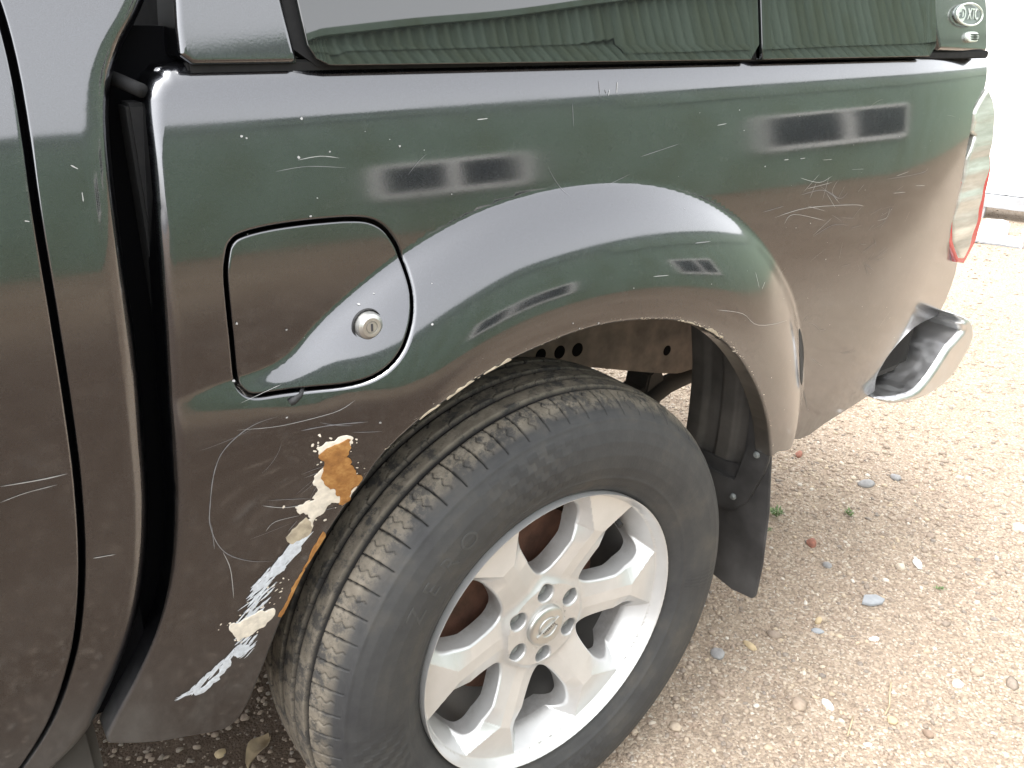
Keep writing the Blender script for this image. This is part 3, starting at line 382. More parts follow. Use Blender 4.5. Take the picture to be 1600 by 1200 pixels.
def bump(nt, b, h, strength=.3, dist=.002, prev=None, coat=False):
    n = nt.nodes.new('ShaderNodeBump'); n.inputs['Strength'].default_value = strength; n.inputs['Distance'].default_value = dist
    nt.links.new(h, n.inputs['Height'])
    if prev: nt.links.new(prev, n.inputs['Normal'])
    nt.links.new(n.outputs[0], b.inputs['Normal'])
    if coat: nt.links.new(n.outputs[0], b.inputs['Coat Normal'])
    return n.outputs[0]
def vrange(nt, src, a, b_, c=0., d=1., mode='SMOOTHSTEP'):
    m = nt.nodes.new('ShaderNodeMapRange'); m.interpolation_type = mode; nt.links.new(src, m.inputs[0])
    for i, v in enumerate((a, b_, c, d)): m.inputs[1 + i].default_value = v
    return m.outputs[0]
def mth(nt, op, a, b_=None):
    m = nt.nodes.new('ShaderNodeMath'); m.operation = op
    for i, v in enumerate((a, b_)):
        if v is None: continue
        if hasattr(v, 'is_linked'): nt.links.new(v, m.inputs[i])
        else: m.inputs[i].default_value = v
    return m.outputs[0]
def posz(nt, i=2):
    g = nt.nodes.new('ShaderNodeNewGeometry'); s = nt.nodes.new('ShaderNodeSeparateXYZ'); nt.links.new(g.outputs['Position'], s.inputs[0]); return s.outputs[i]
M = {}
def simple(name, color, rough=.6, metal=0, nscale=None, nvar=.25, bscale=None, bstr=.2, bdist=.002, **k):
    m, nt, b = new_mat(name); setp(b, color=color, rough=rough, metal=metal, **k)
    if nscale:
        f = noise(nt, nscale, 6)
        c0 = tuple(v * (1 - nvar) for v in color); c1 = tuple(min(1, v * (1 + nvar)) for v in color)
        nt.links.new(ramp(nt, f, [(.3, c0), (.7, c1)]), b.inputs['Base Color'])
        nt.links.new(vrange(nt, f, .3, .7, max(0, rough - .08), min(1, rough + .08)), b.inputs['Roughness'])
    if bscale: bump(nt, b, noise(nt, bscale, 5), bstr, bdist)
    M[name] = m; return m

def paint(name, base=(.037, .039, .046)):
    m, nt, b = new_mat(name)
    fl = noise(nt, 1800, 2)
    c = ramp(nt, fl, [(.35, tuple(v * .75 for v in base)), (.65, tuple(v * 1.35 for v in base))])
    # road dust: stronger low down, in soft streaks
    z = posz(nt); low = vrange(nt, z, .64, .46, 0, 1)
    dn = noise(nt, 9, 6, .65, 'Object', (1, 1, .45)); dust = mth(nt, 'MULTIPLY', low, vrange(nt, dn, .30, .70, .1, .55))
    fine = vrange(nt, noise(nt, 60, 5, .7), .50, .75, 0, .05)
    dust = mth(nt, 'ADD', dust, fine)
    c2 = mixc(nt, dust, c, (.19, .185, .175))
    nt.links.new(c2, b.inputs['Base Color'])
    nt.links.new(vrange(nt, dust, 0, .6, 1., .15, 'LINEAR'), b.inputs['Metallic'])
    setp(b, rough=.30, coat=1.0, coat_rough=.05, coat_ior=2.1)
    nt.links.new(vrange(nt, dust, 0, .5, 1., .35, 'LINEAR'), b.inputs['Coat Weight'])
    hz = noise(nt, 3.2, 4, .6)
    nt.links.new(vrange(nt, hz, .35, .7, .055, .110), b.inputs['Coat Roughness'])
    n1 = nt.nodes.new('ShaderNodeBump'); n1.inputs['Strength'].default_value = .008; n1.inputs['Distance'].default_value = .0012
    nt.links.new(noise(nt, 420, 2), n1.inputs['Height'])
    nt.links.new(n1.outputs[0], b.inputs['Coat Normal'])
    M[name] = m; return m
paint('paint')
simple('black_gap', (.003, .003, .004), .9, spec=.1)
simple('inner_black', (.005, .005, .006), .85, nscale=20)
simple('rubber_seal', (.006, .006, .007), .85, nscale=60)
simple('plastic', (.052, .050, .049), .62, nscale=14, nvar=.5, bscale=300, bstr=.25, bdist=.001)
simple('liner', (.085, .078, .070), .75, nscale=9, nvar=.6, bscale=120, bstr=.4, bdist=.002)
simple('chassis_metal', (.20, .165, .135), .85, nscale=22, nvar=.4, bscale=160, bstr=.4)
simple('underbody', (.05, .045, .04), .85, nscale=10, nvar=.4)
simple('chrome', (.68, .68, .68), .40, 1.0, nscale=30, nvar=.06)
simple('cap_silver', (.52, .52, .50), .38, .85, nscale=50, nvar=.06)
simple('nut', (.22, .235, .23), .6, .3, nscale=120, nvar=.3)
simple('rust_drum', (.13, .062, .040), .85, nscale=26, nvar=.5, bscale=110, bstr=.6, bdist=.003)
simple('barrel', (.16, .155, .145), .6, .5, nscale=12, nvar=.25)
simple('emblem_dark', (.05, .05, .055), .5)
simple('white_wall', (.86, .86, .85), .7, nscale=3, nvar=.03)
simple('grey_steel', (.42, .43, .45), .5, .3, nscale=14, nvar=.15)
simple('filler', (.72, .66, .57), .8, nscale=120, nvar=.18, bscale=300, bstr=.4, bdist=.001)
simple('filler_dirty', (.42, .36, .27), .8, nscale=90, nvar=.35, bscale=300, bstr=.4, bdist=.001)
simple('scratch_white', (.38, .38, .38), .6)
simple('scratch_grey', (.19, .19, .20), .55)
simple('smear', (.62, .66, .72), .6, nscale=200, nvar=.2)
simple('red_mark', (.30, .05, .03), .6, nscale=200, nvar=.3)
simple('red_lens', (.55, .012, .022), .15, coat=1., coat_rough=.05)
simple('rubber_black', (.022, .022, .023), .7)
simple('badge_grey', (.20, .23, .22), .35, .3)
simple('badge_light', (.70, .76, .70), .35, .3)
simple('flint_grey', (.27, .265, .26), .7, nscale=60, nvar=.25, bscale=200)
simple('flint_white', (.78, .76, .72), .7, nscale=60, nvar=.1, bscale=200)
simple('stone_yellow', (.50, .39, .24), .8, nscale=60, nvar=.2, bscale=200)
simple('brick_red', (.30, .13, .09), .9, nscale=80, nvar=.4, bscale=200)
simple('slate', (.30, .315, .33), .6, nscale=90, nvar=.12)
simple('stone_brown', (.26, .19, .14), .85, nscale=60, nvar=.3, bscale=200)
simple('straw', (.44, .35, .23), .85, nscale=40, nvar=.3)
simple('leaf_green', (.13, .20, .07), .6, nscale=80, nvar=.4)
simple('concrete_bit', (.62, .65, .70), .85, nscale=30, nvar=.15, bscale=120)
simple('window_frame', (.72, .72, .70), .6, nscale=20, nvar=.1)
simple('window_pane', (.02, .022, .03), .12)
# chipped rust
m, nt, b = new_mat('rust'); setp(b, rough=.8)
nt.links.new(ramp(nt, noise(nt, 60, 8, .7), [(.25, (.20, .085, .025)), (.5, (.36, .165, .045)), (.62, (.46, .24, .075)), (.78, (.60, .42, .22))]), b.inputs['Base Color'])
bump(nt, b, noise(nt, 180, 7, .7), .9, .002); M['rust'] = m
# tinted frameless glass
m, nt, b = new_mat('tinted_glass'); setp(b, color=(.010, .012, .012), rough=.015, ior=1.95, spec=.5)
wv = noise(nt, 2.2, 1, .3, 'Object', (1, 1, 1.6)); bump(nt, b, wv, .014, .10); M['tinted_glass'] = m
# silver alloy lacquer
m, nt, b = new_mat('alloy'); setp(b, color=(.60, .60, .59), metal=.50, rough=.36, coat=.30, coat_rough=.15)
f = noise(nt, 18, 6, .6); nt.links.new(ramp(nt, f, [(.3, (.58, .58, .575)), (.7, (.66, .66, .655))]), b.inputs['Base Color'])
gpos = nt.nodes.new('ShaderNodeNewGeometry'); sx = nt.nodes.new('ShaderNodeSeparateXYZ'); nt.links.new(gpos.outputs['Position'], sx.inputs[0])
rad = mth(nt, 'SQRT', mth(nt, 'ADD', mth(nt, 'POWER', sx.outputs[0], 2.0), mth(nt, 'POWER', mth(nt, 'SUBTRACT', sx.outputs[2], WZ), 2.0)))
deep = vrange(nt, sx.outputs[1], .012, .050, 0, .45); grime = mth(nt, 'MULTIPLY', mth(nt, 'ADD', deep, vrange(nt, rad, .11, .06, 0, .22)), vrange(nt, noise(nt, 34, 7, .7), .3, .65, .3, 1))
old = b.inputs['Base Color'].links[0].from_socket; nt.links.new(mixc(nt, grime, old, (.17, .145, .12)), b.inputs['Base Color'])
M['alloy'] = m
# clear lamp lens with the dull reflector behind it
m, nt, b = new_mat('clear_lens'); setp(b, rough=.18, coat=1.0, coat_rough=.04, metal=.35)
f = noise(nt, 14, 4, .6, 'Object', (.6, 1, 3.2))
nt.links.new(ramp(nt, f, [(.3, (.40, .40, .36)), (.55, (.58, .59, .54)), (.7, (.72, .75, .71))]), b.inputs['Base Color'])
bump(nt, b, noise(nt, 6, 3, .5, 'Object', (.3, 1, 6)), .5, .006); M['clear_lens'] = m
# tyre
m, nt, b = new_mat('tyre_rubber')
g = nt.nodes.new('ShaderNodeAttribute'); g.attribute_name = 'groove'
t = nt.nodes.new('ShaderNodeAttribute'); t.attribute_name = 'tread'
ck = nt.nodes.new('ShaderNodeAttribute'); ck.attribute_name = 'check'
side = ramp(nt, noise(nt, 14, 7, .65), [(.28, (.034, .034, .036)), (.5, (.050, .050, .050)), (.72, (.078, .072, .064))])
dust = ramp(nt, noise(nt, 34, 8, .7), [(.25, (.10, .088, .070)), (.5, (.19, .165, .130)), (.72, (.28, .245, .195))])
tr = nt.nodes.new('ShaderNodeMath'); tr.operation = 'MULTIPLY'; nt.links.new(t.outputs['Fac'], tr.inputs[0])
nt.links.new(vrange(nt, noise(nt, 38, 8, .75), .40, .54, .12, 1), tr.inputs[1])
c = mixc(nt, tr.outputs[0], side, dust); c = mixc(nt, ck.outputs['Fac'], c, (.026, .026, .027)); c = mixc(nt, g.outputs['Fac'], c, (.012, .011, .010))
nt.links.new(c, b.inputs['Base Color']); setp(b, rough=.72, spec=.4); bump(nt, b, noise(nt, 260, 5, .6), .35, .0012); M['tyre_rubber'] = m
simple('far_tyre', (.10, .075, .055), .85, nscale=30, nvar=.3)
# green coated corrugated sheet
m, nt, b = new_mat('green_sheet'); setp(b, rough=.65)
f = noise(nt, 1.4, 7, .7, 'Object', (1.6, 1.6, .35)); f2 = noise(nt, .35, 4, .6)
c = ramp(nt, f, [(.24, (.20, .14, .10)), (.34, (.17, .22, .14)), (.5, (.205, .280, .215)), (.75, (.275, .36, .288))])
nt.links.new(c, b.inputs['Base Color']); M['green_sheet'] = m
# ground
m, nt, b = new_mat('gravel_ground'); setp(b, rough=.95, spec=.2)
big = noise(nt, .9, 5, .6); mid = noise(nt, 14, 7, .75); fin = noise(nt, 190, 5, .7)
c = ramp(nt, mid, [(.25, (.20, .142, .102)), (.5, (.315, .258, .190)), (.75, (.405, .338, .254))])
c = mixc(nt, vrange(nt, big, .35, .65, 0, .5), c, (.38, .305, .24))
vo = nt.nodes.new('ShaderNodeTexVoronoi'); vo.inputs['Scale'].default_value = 210; tc = nt.nodes.new('ShaderNodeTexCoord'); nt.links.new(tc.outputs['Object'], vo.inputs['Vector'])
sep = nt.nodes.new('ShaderNodeSeparateColor'); nt.links.new(vo.outputs['Color'], sep.inputs[0])
grain = ramp(nt, sep.outputs[0], [(0, (.12, .095, .08)), (.3, (.27, .205, .155)), (.6, (.40, .31, .235)), (.85, (.53, .44, .35)), (1, (.70, .66, .58))])
c = mixc(nt, .45, c, grain)
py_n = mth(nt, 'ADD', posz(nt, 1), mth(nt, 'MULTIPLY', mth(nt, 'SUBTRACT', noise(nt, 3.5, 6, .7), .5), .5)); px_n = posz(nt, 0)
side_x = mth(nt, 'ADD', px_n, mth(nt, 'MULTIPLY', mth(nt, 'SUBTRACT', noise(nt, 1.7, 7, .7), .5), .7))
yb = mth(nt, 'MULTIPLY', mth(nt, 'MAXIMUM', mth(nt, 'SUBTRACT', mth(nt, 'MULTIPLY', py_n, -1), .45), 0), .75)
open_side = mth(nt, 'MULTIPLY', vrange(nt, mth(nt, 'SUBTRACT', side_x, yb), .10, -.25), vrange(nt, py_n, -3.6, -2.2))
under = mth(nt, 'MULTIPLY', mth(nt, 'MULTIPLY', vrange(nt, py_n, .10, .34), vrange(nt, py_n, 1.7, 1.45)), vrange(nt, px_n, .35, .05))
dark_ground = mth(nt, 'MAXIMUM', under, open_side)  # darker brown ground colour beneath the truck and along its near front side
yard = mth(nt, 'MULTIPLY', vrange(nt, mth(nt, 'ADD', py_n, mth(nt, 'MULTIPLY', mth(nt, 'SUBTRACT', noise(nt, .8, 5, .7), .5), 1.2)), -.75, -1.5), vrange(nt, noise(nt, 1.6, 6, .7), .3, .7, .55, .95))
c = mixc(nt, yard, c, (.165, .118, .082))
c = mixc(nt, mth(nt, 'MULTIPLY', dark_ground, .85), c, (.085, .058, .042)); nt.links.new(c, b.inputs['Base Color'])
hsum = mth(nt, 'ADD', mth(nt, 'MULTIPLY', fin, .5), mth(nt, 'MULTIPLY', mth(nt, 'SUBTRACT', 1, vo.outputs['Distance']), .6))
bump(nt, b, hsum, .8, .006); M['gravel_ground'] = m
m, nt, b = new_mat('gravel_stones'); setp(b, rough=.85, spec=.3)
a = nt.nodes.new('ShaderNodeAttribute'); a.attribute_name = 'tone'
c = ramp(nt, a.outputs['Fac'], [(0, (.17, .16, .15)), (.12, (.235, .19, .15)), (.35, (.31, .235, .18)), (.6, (.38, .30, .225)), (.8, (.46, .38, .295)), (.93, (.55, .44, .30)), (1, (.72, .69, .63))])
c = mixc(nt, .35, c, ramp(nt, noise(nt, 130, 5), [(.3, (.25, .2, .16)), (.7, (.55, .46, .37))])); nt.links.new(c, b.inputs['Base Color']); M['gravel_stones'] = m

# ================================================================== THE SETTING
def spaced(lo, a, b_, hi, fine, coarse):
    return np.concatenate([np.linspace(lo, a, coarse, endpoint=False), np.arange(a, b_, fine), np.linspace(b_, hi, coarse)])
gx = spaced(-60, -1.2, 3.4, 80, .02, 40); gy = spaced(-60, -1.0, 2.2, 80, .02, 40)
X, Y = np.meshgrid(gx, gy, indexing='ij')
def fbm(X, Y, f0, n, seed):
    r = np.random.default_rng(seed); out = 0; 
    for k in range(n):
        for j in range(5):
            th = r.random() * np.pi; ph = r.random() * 6.28; f = f0 * (1.9 ** k) * (.7 + .6 * r.random())
            out = out + np.sin((X * np.cos(th) + Y * np.sin(th)) * f + ph + 1.3 * np.sin((X * np.sin(th) - Y * np.cos(th)) * f * .7)) * (.55 ** k) / 5
    return out
def ground_z(X, Y):
    near = np.clip(1 - np.maximum(0, np.hypot(X - 1, Y - .5) - 4) / 6, 0, 1)
    return fbm(X, Y, 2.5, 6, 5) * .009 * near - .004
Z = ground_z(X, Y)
nx, ny = X.shape; I = np.arange(nx * ny).reshape(nx, ny)
F = np.stack([I[:-1, :-1], I[1:, :-1], I[1:, 1:], I[:-1, 1:]], -1).reshape(-1, 4)
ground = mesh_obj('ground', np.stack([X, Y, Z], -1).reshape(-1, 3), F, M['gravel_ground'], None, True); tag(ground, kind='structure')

phi = (1 + 5 ** .5) / 2
ICO = np.array([(-1, phi, 0), (1, phi, 0), (-1, -phi, 0), (1, -phi, 0), (0, -1, phi), (0, 1, phi), (0, -1, -phi), (0, 1, -phi), (phi, 0, -1), (phi, 0, 1), (-phi, 0, -1), (-phi, 0, 1)]) / 1.902
ICF = np.array([(0, 11, 5), (0, 5, 1), (0, 1, 7), (0, 7, 10), (0, 10, 11), (1, 5, 9), (5, 11, 4), (11, 10, 2), (10, 7, 6), (7, 1, 8), (3, 9, 4), (3, 4, 2), (3, 2, 6), (3, 6, 8), (3, 8, 9), (4, 9, 5), (2, 4, 11), (6, 2, 10), (8, 6, 7), (9, 8, 1)])
def scatter(n, xr, yr, smin, smax, seed, pw=2.6):
    r = np.random.default_rng(seed)
    x = r.uniform(*xr, n); y = r.uniform(*yr, n); s = smin + (smax - smin) * r.random(n) ** pw
    return x, y, s
parts = [scatter(26000, (-.95, 1.6), (-.75, 1.2), .0016, .0065, 1, 2.2), scatter(15000, (1.2, 3.4), (-.8, 2.1), .0022, .009, 2, 2.4), scatter(1300, (-.9, 3.6), (-.7, 2.2), .005, .013, 3, 3.0),
         scatter(120, (-.6, 3.2), (-.7, 2.0), .009, .017, 6, 2.5), scatter(9000, (-1.6, 4.0), (-3.0, -.7), .004, .014, 8, 2.6),
         scatter(2600, (3.2, 6.0), (-.5, 3.0), .004, .012, 4, 3)]
x, y, s = [np.concatenate([p[i] for p in parts]) for i in range(3)]
n = len(x); B = ICO[None] * (1 + .55 * (rng.random((n, 12, 1)) - .5)); B = B * (s[:, None, None] * np.stack([.8 + .7 * rng.random(n), .7 + .4 * rng.random(n), .45 + .35 * rng.random(n)], 1)[:, None])
ca, sa = np.cos(rng.random(n) * 6.28), np.sin(rng.random(n) * 6.28); ca, sa = ca / np.hypot(ca, sa), sa / np.hypot(ca, sa)
bx = B[..., 0] * ca[:, None] - B[..., 1] * sa[:, None]; by = B[..., 0] * sa[:, None] + B[..., 1] * ca[:, None]
gz = ground_z(x, y)
V = np.stack([bx + x[:, None], by + y[:, None], B[..., 2] + (gz + s * .12)[:, None]], -1).reshape(-1, 3)
F = (ICF[None] + 12 * np.arange(n)[:, None, None]).reshape(-1, 3).astype(np.int32)
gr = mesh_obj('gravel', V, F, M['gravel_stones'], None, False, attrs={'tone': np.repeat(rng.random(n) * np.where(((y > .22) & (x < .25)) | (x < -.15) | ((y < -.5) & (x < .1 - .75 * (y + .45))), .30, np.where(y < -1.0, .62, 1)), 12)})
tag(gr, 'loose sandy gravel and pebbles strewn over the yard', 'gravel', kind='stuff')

def stone(name, x, y, sz, mat, label, cat='stone', seed=0, rot=0, lift=.35, group=None):
    r = np.random.default_rng(seed + 50); bm = bmesh.new(); bmesh.ops.create_icosphere(bm, subdivisions=2, radius=1)
    o1 = r.random(3) * 10
    for v in bm.verts:
        c = v.co; k = 1 + .16 * math.sin(c.x * 2.3 + o1[0]) + .13 * math.sin(c.y * 3.1 + o1[1]) + .12 * math.sin(c.z * 3.7 + o1[2]) + .05 * (r.random() - .5)
        v.co = Vector((c.x * sz[0] * k, c.y * sz[1] * k, c.z * sz[2] * k))
    bmesh.ops.rotate(bm, cent=(0, 0, 0), matrix=Matrix.Rotation(rot, 3, 'Z'), verts=bm.verts)
    me = bpy.data.meshes.new(name); bm.to_mesh(me); bm.free(); me.materials.append(M[mat])
    me.polygons.foreach_set('use_smooth', np.ones(len(me.polygons), bool))
    o = bpy.data.objects.new(name, me); COL.objects.link(o); o.location = (x, y, float(ground_z(np.array(x), np.array(y))) + sz[2] * lift)
    ORIG[o.name] = tuple(o.location); return tag(o, label, cat, group)

# white clad cabin and its steel foot rail at the far end of the yard
cab_ang = math.atan2(-.26, .08)
cw = empty('white_cabin', (5.45, 1.75, 0)); tag(cw, 'long white clad cabin wall standing behind the truck tail at the yard end', 'cabin')
dirx, diry = math.cos(cab_ang), math.sin(cab_ang); nxx, nyy = -diry, dirx
if nxx < 0: nxx, nyy = -nxx, -nyy
def cabp(t, dep, z): return (5.45 + dirx * t + nxx * dep, 1.75 + diry * t + nyy * dep, z)
for k in range(-5, 1):
    a, b_ = k * 1.2 + .0008, (k + 1) * 1.2 - .0008
    prism('wall_panel', [cabp(a, 0, .16), cabp(b_, 0, .16), cabp(b_, .06, .16), cabp(a, .06, .16)], (0, 0, 3.1), M['white_wall'], cw, .004)
prism('cabin_body', [cabp(-6, .07, .14), cabp(1.2, .07, .14), cabp(1.2, .30, .14), cabp(-6, .30, .14)], (0, 0, 3.14), M['white_wall'], cw)
prism('foot_rail', [cabp(-6, -.03, .07), cabp(1.2, -.03, .07), cabp(1.2, .05, .07), cabp(-6, .05, .07)], (0, 0, .085), M['grey_steel'], cw, .004)
for t in (-4.6, -2.3, .50):
    prism('post', [cabp(t, -.10, -.02), cabp(t + .07, -.10, -.02), cabp(t + .07, -.035, -.02), cabp(t, -.035, -.02)], (0, 0, 3.2 if t > 0 else .1), M['grey_steel'], cw, .004)
for t in (-.15, .28): prism('foot', [cabp(t, -.02, -.02), cabp(t + .05, -.02, -.02), cabp(t + .05, .04, -.02), cabp(t, .04, -.02)], (0, 0, .088), M['grey_steel'], cw, .002)
lp = [cabp(.22 + .22 * (i / 14), -.05, .08 + .28 * math.sin(math.pi * (i / 14) * .62)) for i in range(15)]
w = tube('wire_loop', lp, .004, M['grey_steel'], None, 6); tag(w, 'thin wire looping up in front of the white cabin beside its grey post', 'wire')
for i, (X0, Y0, sz, rot, lab) in enumerate([(4.62, 1.60, (.05, .10, .035), .4, 'small pale concrete lump lying nearest the tail lamp'), (4.72, 1.42, (.15, .06, .03), 1.9, 'long pale blue concrete piece lying before the white cabin'),
                                  (5.0, 1.58, (.06, .08, .045), .9, 'upright pale block behind the long concrete piece'), (5.02, 1.33, (.09, .07, .035), 2.2, 'pale rubble block lying at the foot of the grey post'), (4.75, 1.15, (.07, .05, .04), .1, 'pale rubble lump at the right border of the yard')]):
    bm = bmesh.new(); bmesh.ops.create_cube(bm, size=2)
    for v in bm.verts: v.co = Vector((v.co.x * sz[0] * random.uniform(.7, 1.1), v.co.y * sz[1] * random.uniform(.7, 1.1), v.co.z * sz[2] * random.uniform(.7, 1.1)))
    bmesh.ops.bevel(bm, geom=bm.edges[:], offset=.012, segments=2, affect='EDGES')
    bmesh.ops.rotate(bm, cent=(0, 0, 0), matrix=Matrix.Rotation(rot, 3, 'Z'), verts=bm.verts)
    bmesh.ops.translate(bm, vec=(X0, Y0, sz[2] * .7), verts=bm.verts)
    tag(bm_obj('rubble_block', bm, M['concrete_bit'], None, True), lab, 'rubble', 'rubble before the white cabin')

# green corrugated shed on the camera's side of the yard (seen mirrored in glass and paint)
SA = R_(17); SO = Vector((0, -6.0, 0)); SU = Vector((math.cos(SA), math.sin(SA), 0)); SN = Vector((-math.sin(SA), math.cos(SA), 0))
shed = empty('green_shed', (0, -6, 0)); tag(shed, 'green corrugated iron shed across the yard, mirrored in the truck side', 'shed')
def sp(u, d, z): v = SO + SU * u + SN * d; return (v.x, v.y, z)
def sheet_mesh(h, width=1.0, pitch=.1, amp=.018):
    nseg = int(round(width / pitch)) * 8; u = np.linspace(0, width, nseg + 1)
    dd = amp * np.cos(u / pitch * 2 * np.pi); V = []
    for zz in (0, h):
        for uu, d_ in zip(u, dd): V.append((uu * SU.x + d_ * SN.x, uu * SU.y + d_ * SN.y, zz))
    n_ = nseg + 1; F = [[i, i + 1, n_ + i + 1, n_ + i] for i in range(nseg)]
    me = bpy.data.meshes.new('sheet'); me.from_pydata(V, [], F); me.update(); me.polygons.foreach_set('use_smooth', np.ones(len(F), bool)); me.materials.append(M['green_sheet'])
    return me
smA, smB, smC, smD = sheet_mesh(3.17), sheet_mesh(.33), sheet_mesh(2.76), sheet_mesh(.76)
def put_sheet(me, u, d, z):
    o = bpy.data.objects.new('sheet', me); COL.objects.link(o); o.parent = shed
    p = sp(u, d, z); o.location = (p[0], p[1] + 6, p[2])
for k in range(-9, 26):
    ov = .006 * (k % 2)
    if k < 5: put_sheet(smA, k * .99, ov, 0); put_sheet(smB, k * .99, .045 + ov, 3.09)
    else: put_sheet(smC, k * .99, ov, 0); put_sheet(smD, k * .99, .045 + ov, 2.66)
prism('eave_flashing', [sp(-9, -.02, 3.41), sp(25.6, -.02, 3.41), sp(25.6, .10, 3.39), sp(-9, .10, 3.39)], (0, 0, .05), M['green_sheet'], shed)
prism('roof', [sp(-9, -.03, 3.43), sp(25.6, -.03, 3.43), sp(25.6, -6, 3.43), sp(-9, -6, 3.43)], (0, 0, .04), M['green_sheet'], shed)
prism('back_wall', [sp(-9, -5.9, 0), sp(25.6, -5.9, 0), sp(25.6, -6, 0), sp(-9, -6, 0)], (0, 0, 3.42), M['green_sheet'], shed)
for u_ in (-9.0, 25.55): prism('end_wall', [sp(u_, -.03, 0), sp(u_ + .05, -.03, 0), sp(u_ + .05, -5.9, 0), sp(u_, -5.9, 0)], (0, 0, 3.42), M['green_sheet'], shed)
def shed_window(u0, u1, z0, z1):
    w_ = empty('window', sp(u0, .03, z0), shed)
    mid_ = (u0 + u1) / 2
    for a, b_, c_, d_ in ((u0, u1, z0 - .03, z0 + .08), (u0, u1, z1 - .07, z1 + .02), (u0 - .04, u0 + .08, z0 + .08, z1 - .07), (u1 - .08, u1 + .04, z0 + .08, z1 - .07), (mid_ - .06, mid_ + .06, z0 + .08, z1 - .07)):
        prism('frame', [sp(a, .02, c_), sp(b_, .02, c_), sp(b_, .08, c_), sp(a, .08, c_)], (0, 0, d_ - c_), M['window_frame'], w_)
    for a, b_ in ((u0 + .08, mid_ - .06), (mid_ + .06, u1 - .08)):
        prism('pane', [sp(a, .03, z0 + .08), sp(b_, .03, z0 + .08), sp(b_, .045, z0 + .08), sp(a, .045, z0 + .08)], (0, 0, z1 - z0 - .15), M['window_pane'], w_)
WIN = [(2.55, 3.85, .75, 1.45), (6.1, 8.1, .85, 1.75)]
for w_ in WIN: shed_window(*w_)

# ================================================================== THE TRUCK
truck = empty('pickup_truck', (.3, .8, 0)); tag(truck, 'dark grey metallic pickup truck with scraped and rusted rear wheel arch and hard top', 'pickup truck')
YFAR = 1.66     # far side of the body
def bed_rr(x, z):
    t = np.clip((z - 1.10) / .04, 0, 1); f = np.clip((-.44 - x) / .02, 0, 1) * np.clip((z - .60) / .2, 0, 1)
    return .004 + .011 * t + .010 * f * (1 - t)
bed = panel('bed_side', BED_OUTLINE, body_depth, .005, M['paint'], truck, holes=[FLAP_HOLE], rr=bed_rr, hole_rr=.0028, extrude=.030)
# fuel flap, a hair smaller than its hole
def inset(poly, d):
    P = np.array(poly); T = np.roll(P, -1, 0) - np.roll(P, 1, 0); T /= np.linalg.norm(T, axis=1, keepdims=True); N = np.stack([-T[:, 1], T[:, 0]], 1)
    Q = P + N * d
    return Q if (sdf(poly, Q[:1, 0], Q[:1, 1])[0] > 0) else P - N * d
flap = panel('fuel_flap', inset(FLAP_HOLE, .0035), body_depth, .004, M['paint'], truck, rr=.0025, extrude=.012, offset=-.0006)
panel('flap_recess', inset(FLAP_HOLE, -.006), body_depth, .008, M['black_gap'], truck, rr=0, extrude=0, offset=-.016)
lx, lz = LOCK[0]; ly = -float(body_depth(np.array([lx]), np.array([lz]))[0])
gyd = float((body_depth(np.array([lx]), np.array([lz + .004])) - body_depth(np.array([lx]), np.array([lz - .004])))[0] / .008)
lk = lathe('fuel_lock', [(0, -.0085), (.0055, -.0085), (.006, -.0075), (.0065, -.0085), (.010, -.0085), (.0135, -.006), (.015, -.001), (.015, .004)], (lx, ly, lz), M['cap_silver'], flap, 40)
box('key_slot', (lx - .0010, ly - .0093, lz - .004), (lx + .0010, ly - .0083, lz + .004), M['emblem_dark'], flap, 0)
lathe('lock_ring', [(.015, .003), (.0165, -.0002), (.0172, .003)], (lx, ly, lz), M['rubber_black'], flap, 40)
tx, tz = TAB[0]; ty = -float(body_depth(np.array([tx]), np.array([tz]))[0])
tube('flap_tether', [(tx + .016, ty + .008, tz + .008), (tx + .008, ty - .003, tz + .004), (tx, ty - .004, tz), (tx - .004, ty - .003, tz - .002)], [.002, .0025, .004, .0035], M['rubber_black'], truck, 8)

# ---- marks on the panel
def ragged(poly, amp, seed):
    r = np.random.default_rng(seed); P = np.array(poly)
    for k in range(3):
        Q = np.roll(P, -1, 0); L_ = np.linalg.norm(Q - P, axis=1); m = (P + Q) / 2; d = (Q - P) / (L_[:, None] + 1e-9); nn = np.stack([-d[:, 1], d[:, 0]], 1)
        m = m + nn * (np.minimum(L_ * .35, amp) * r.normal(0, .6, len(P)))[:, None]
        P = np.stack([P, m], 1).reshape(-1, 2)
    return P
def decal(name, poly, mat, off=.0006, cell=.004):
    poly = ragged(poly, .0022, len(poly))
    return panel(name, poly, body_depth, cell, M[mat], bed, rr=.0004, extrude=.0005 + off, offset=off, clip=BED_OUTLINE)
decal('bare_filler', PEEL_A, 'filler', .0006); decal('rust_patch', RUST, 'rust', .0012); decal('bare_filler', PEEL_B, 'filler_dirty', .0009); decal('bare_filler', PEEL_B2, 'filler', .0006)
decal('bare_filler', PEEL_C, 'filler', .0012); decal('rust_edge', RUST_EDGE, 'rust', .0008)
for _p in (SMEAR1, SMEAR3, SMEAR4): decal('paint_transfer', ragged(_p, .003, 9), 'smear', .0004)
decal('red_scrape', RED_EDGE, 'red_mark', .0005)
for nme in (RUST_PX_LIP, RUST_PX_LIP2, RUST_LIP3): decal('chipped_edge', nme, 'filler_dirty', .0006, .003)
panel('arch_crack', FLARE_SLOT, body_depth, .003, M['rubber_black'], bed, rr=.0004, extrude=.001, offset=.0008)
for i, (w_, pts) in enumerate(SCRATCHES):
    isc = pts[0][0] < -.50
    fn = base_depth if isc else body_depth
    if not isc: ribbon('scratch', pts, w_ * .0009, fn, .0005, M['scratch_white' if i % 3 else 'scratch_grey'], bed)
V = []; F = []
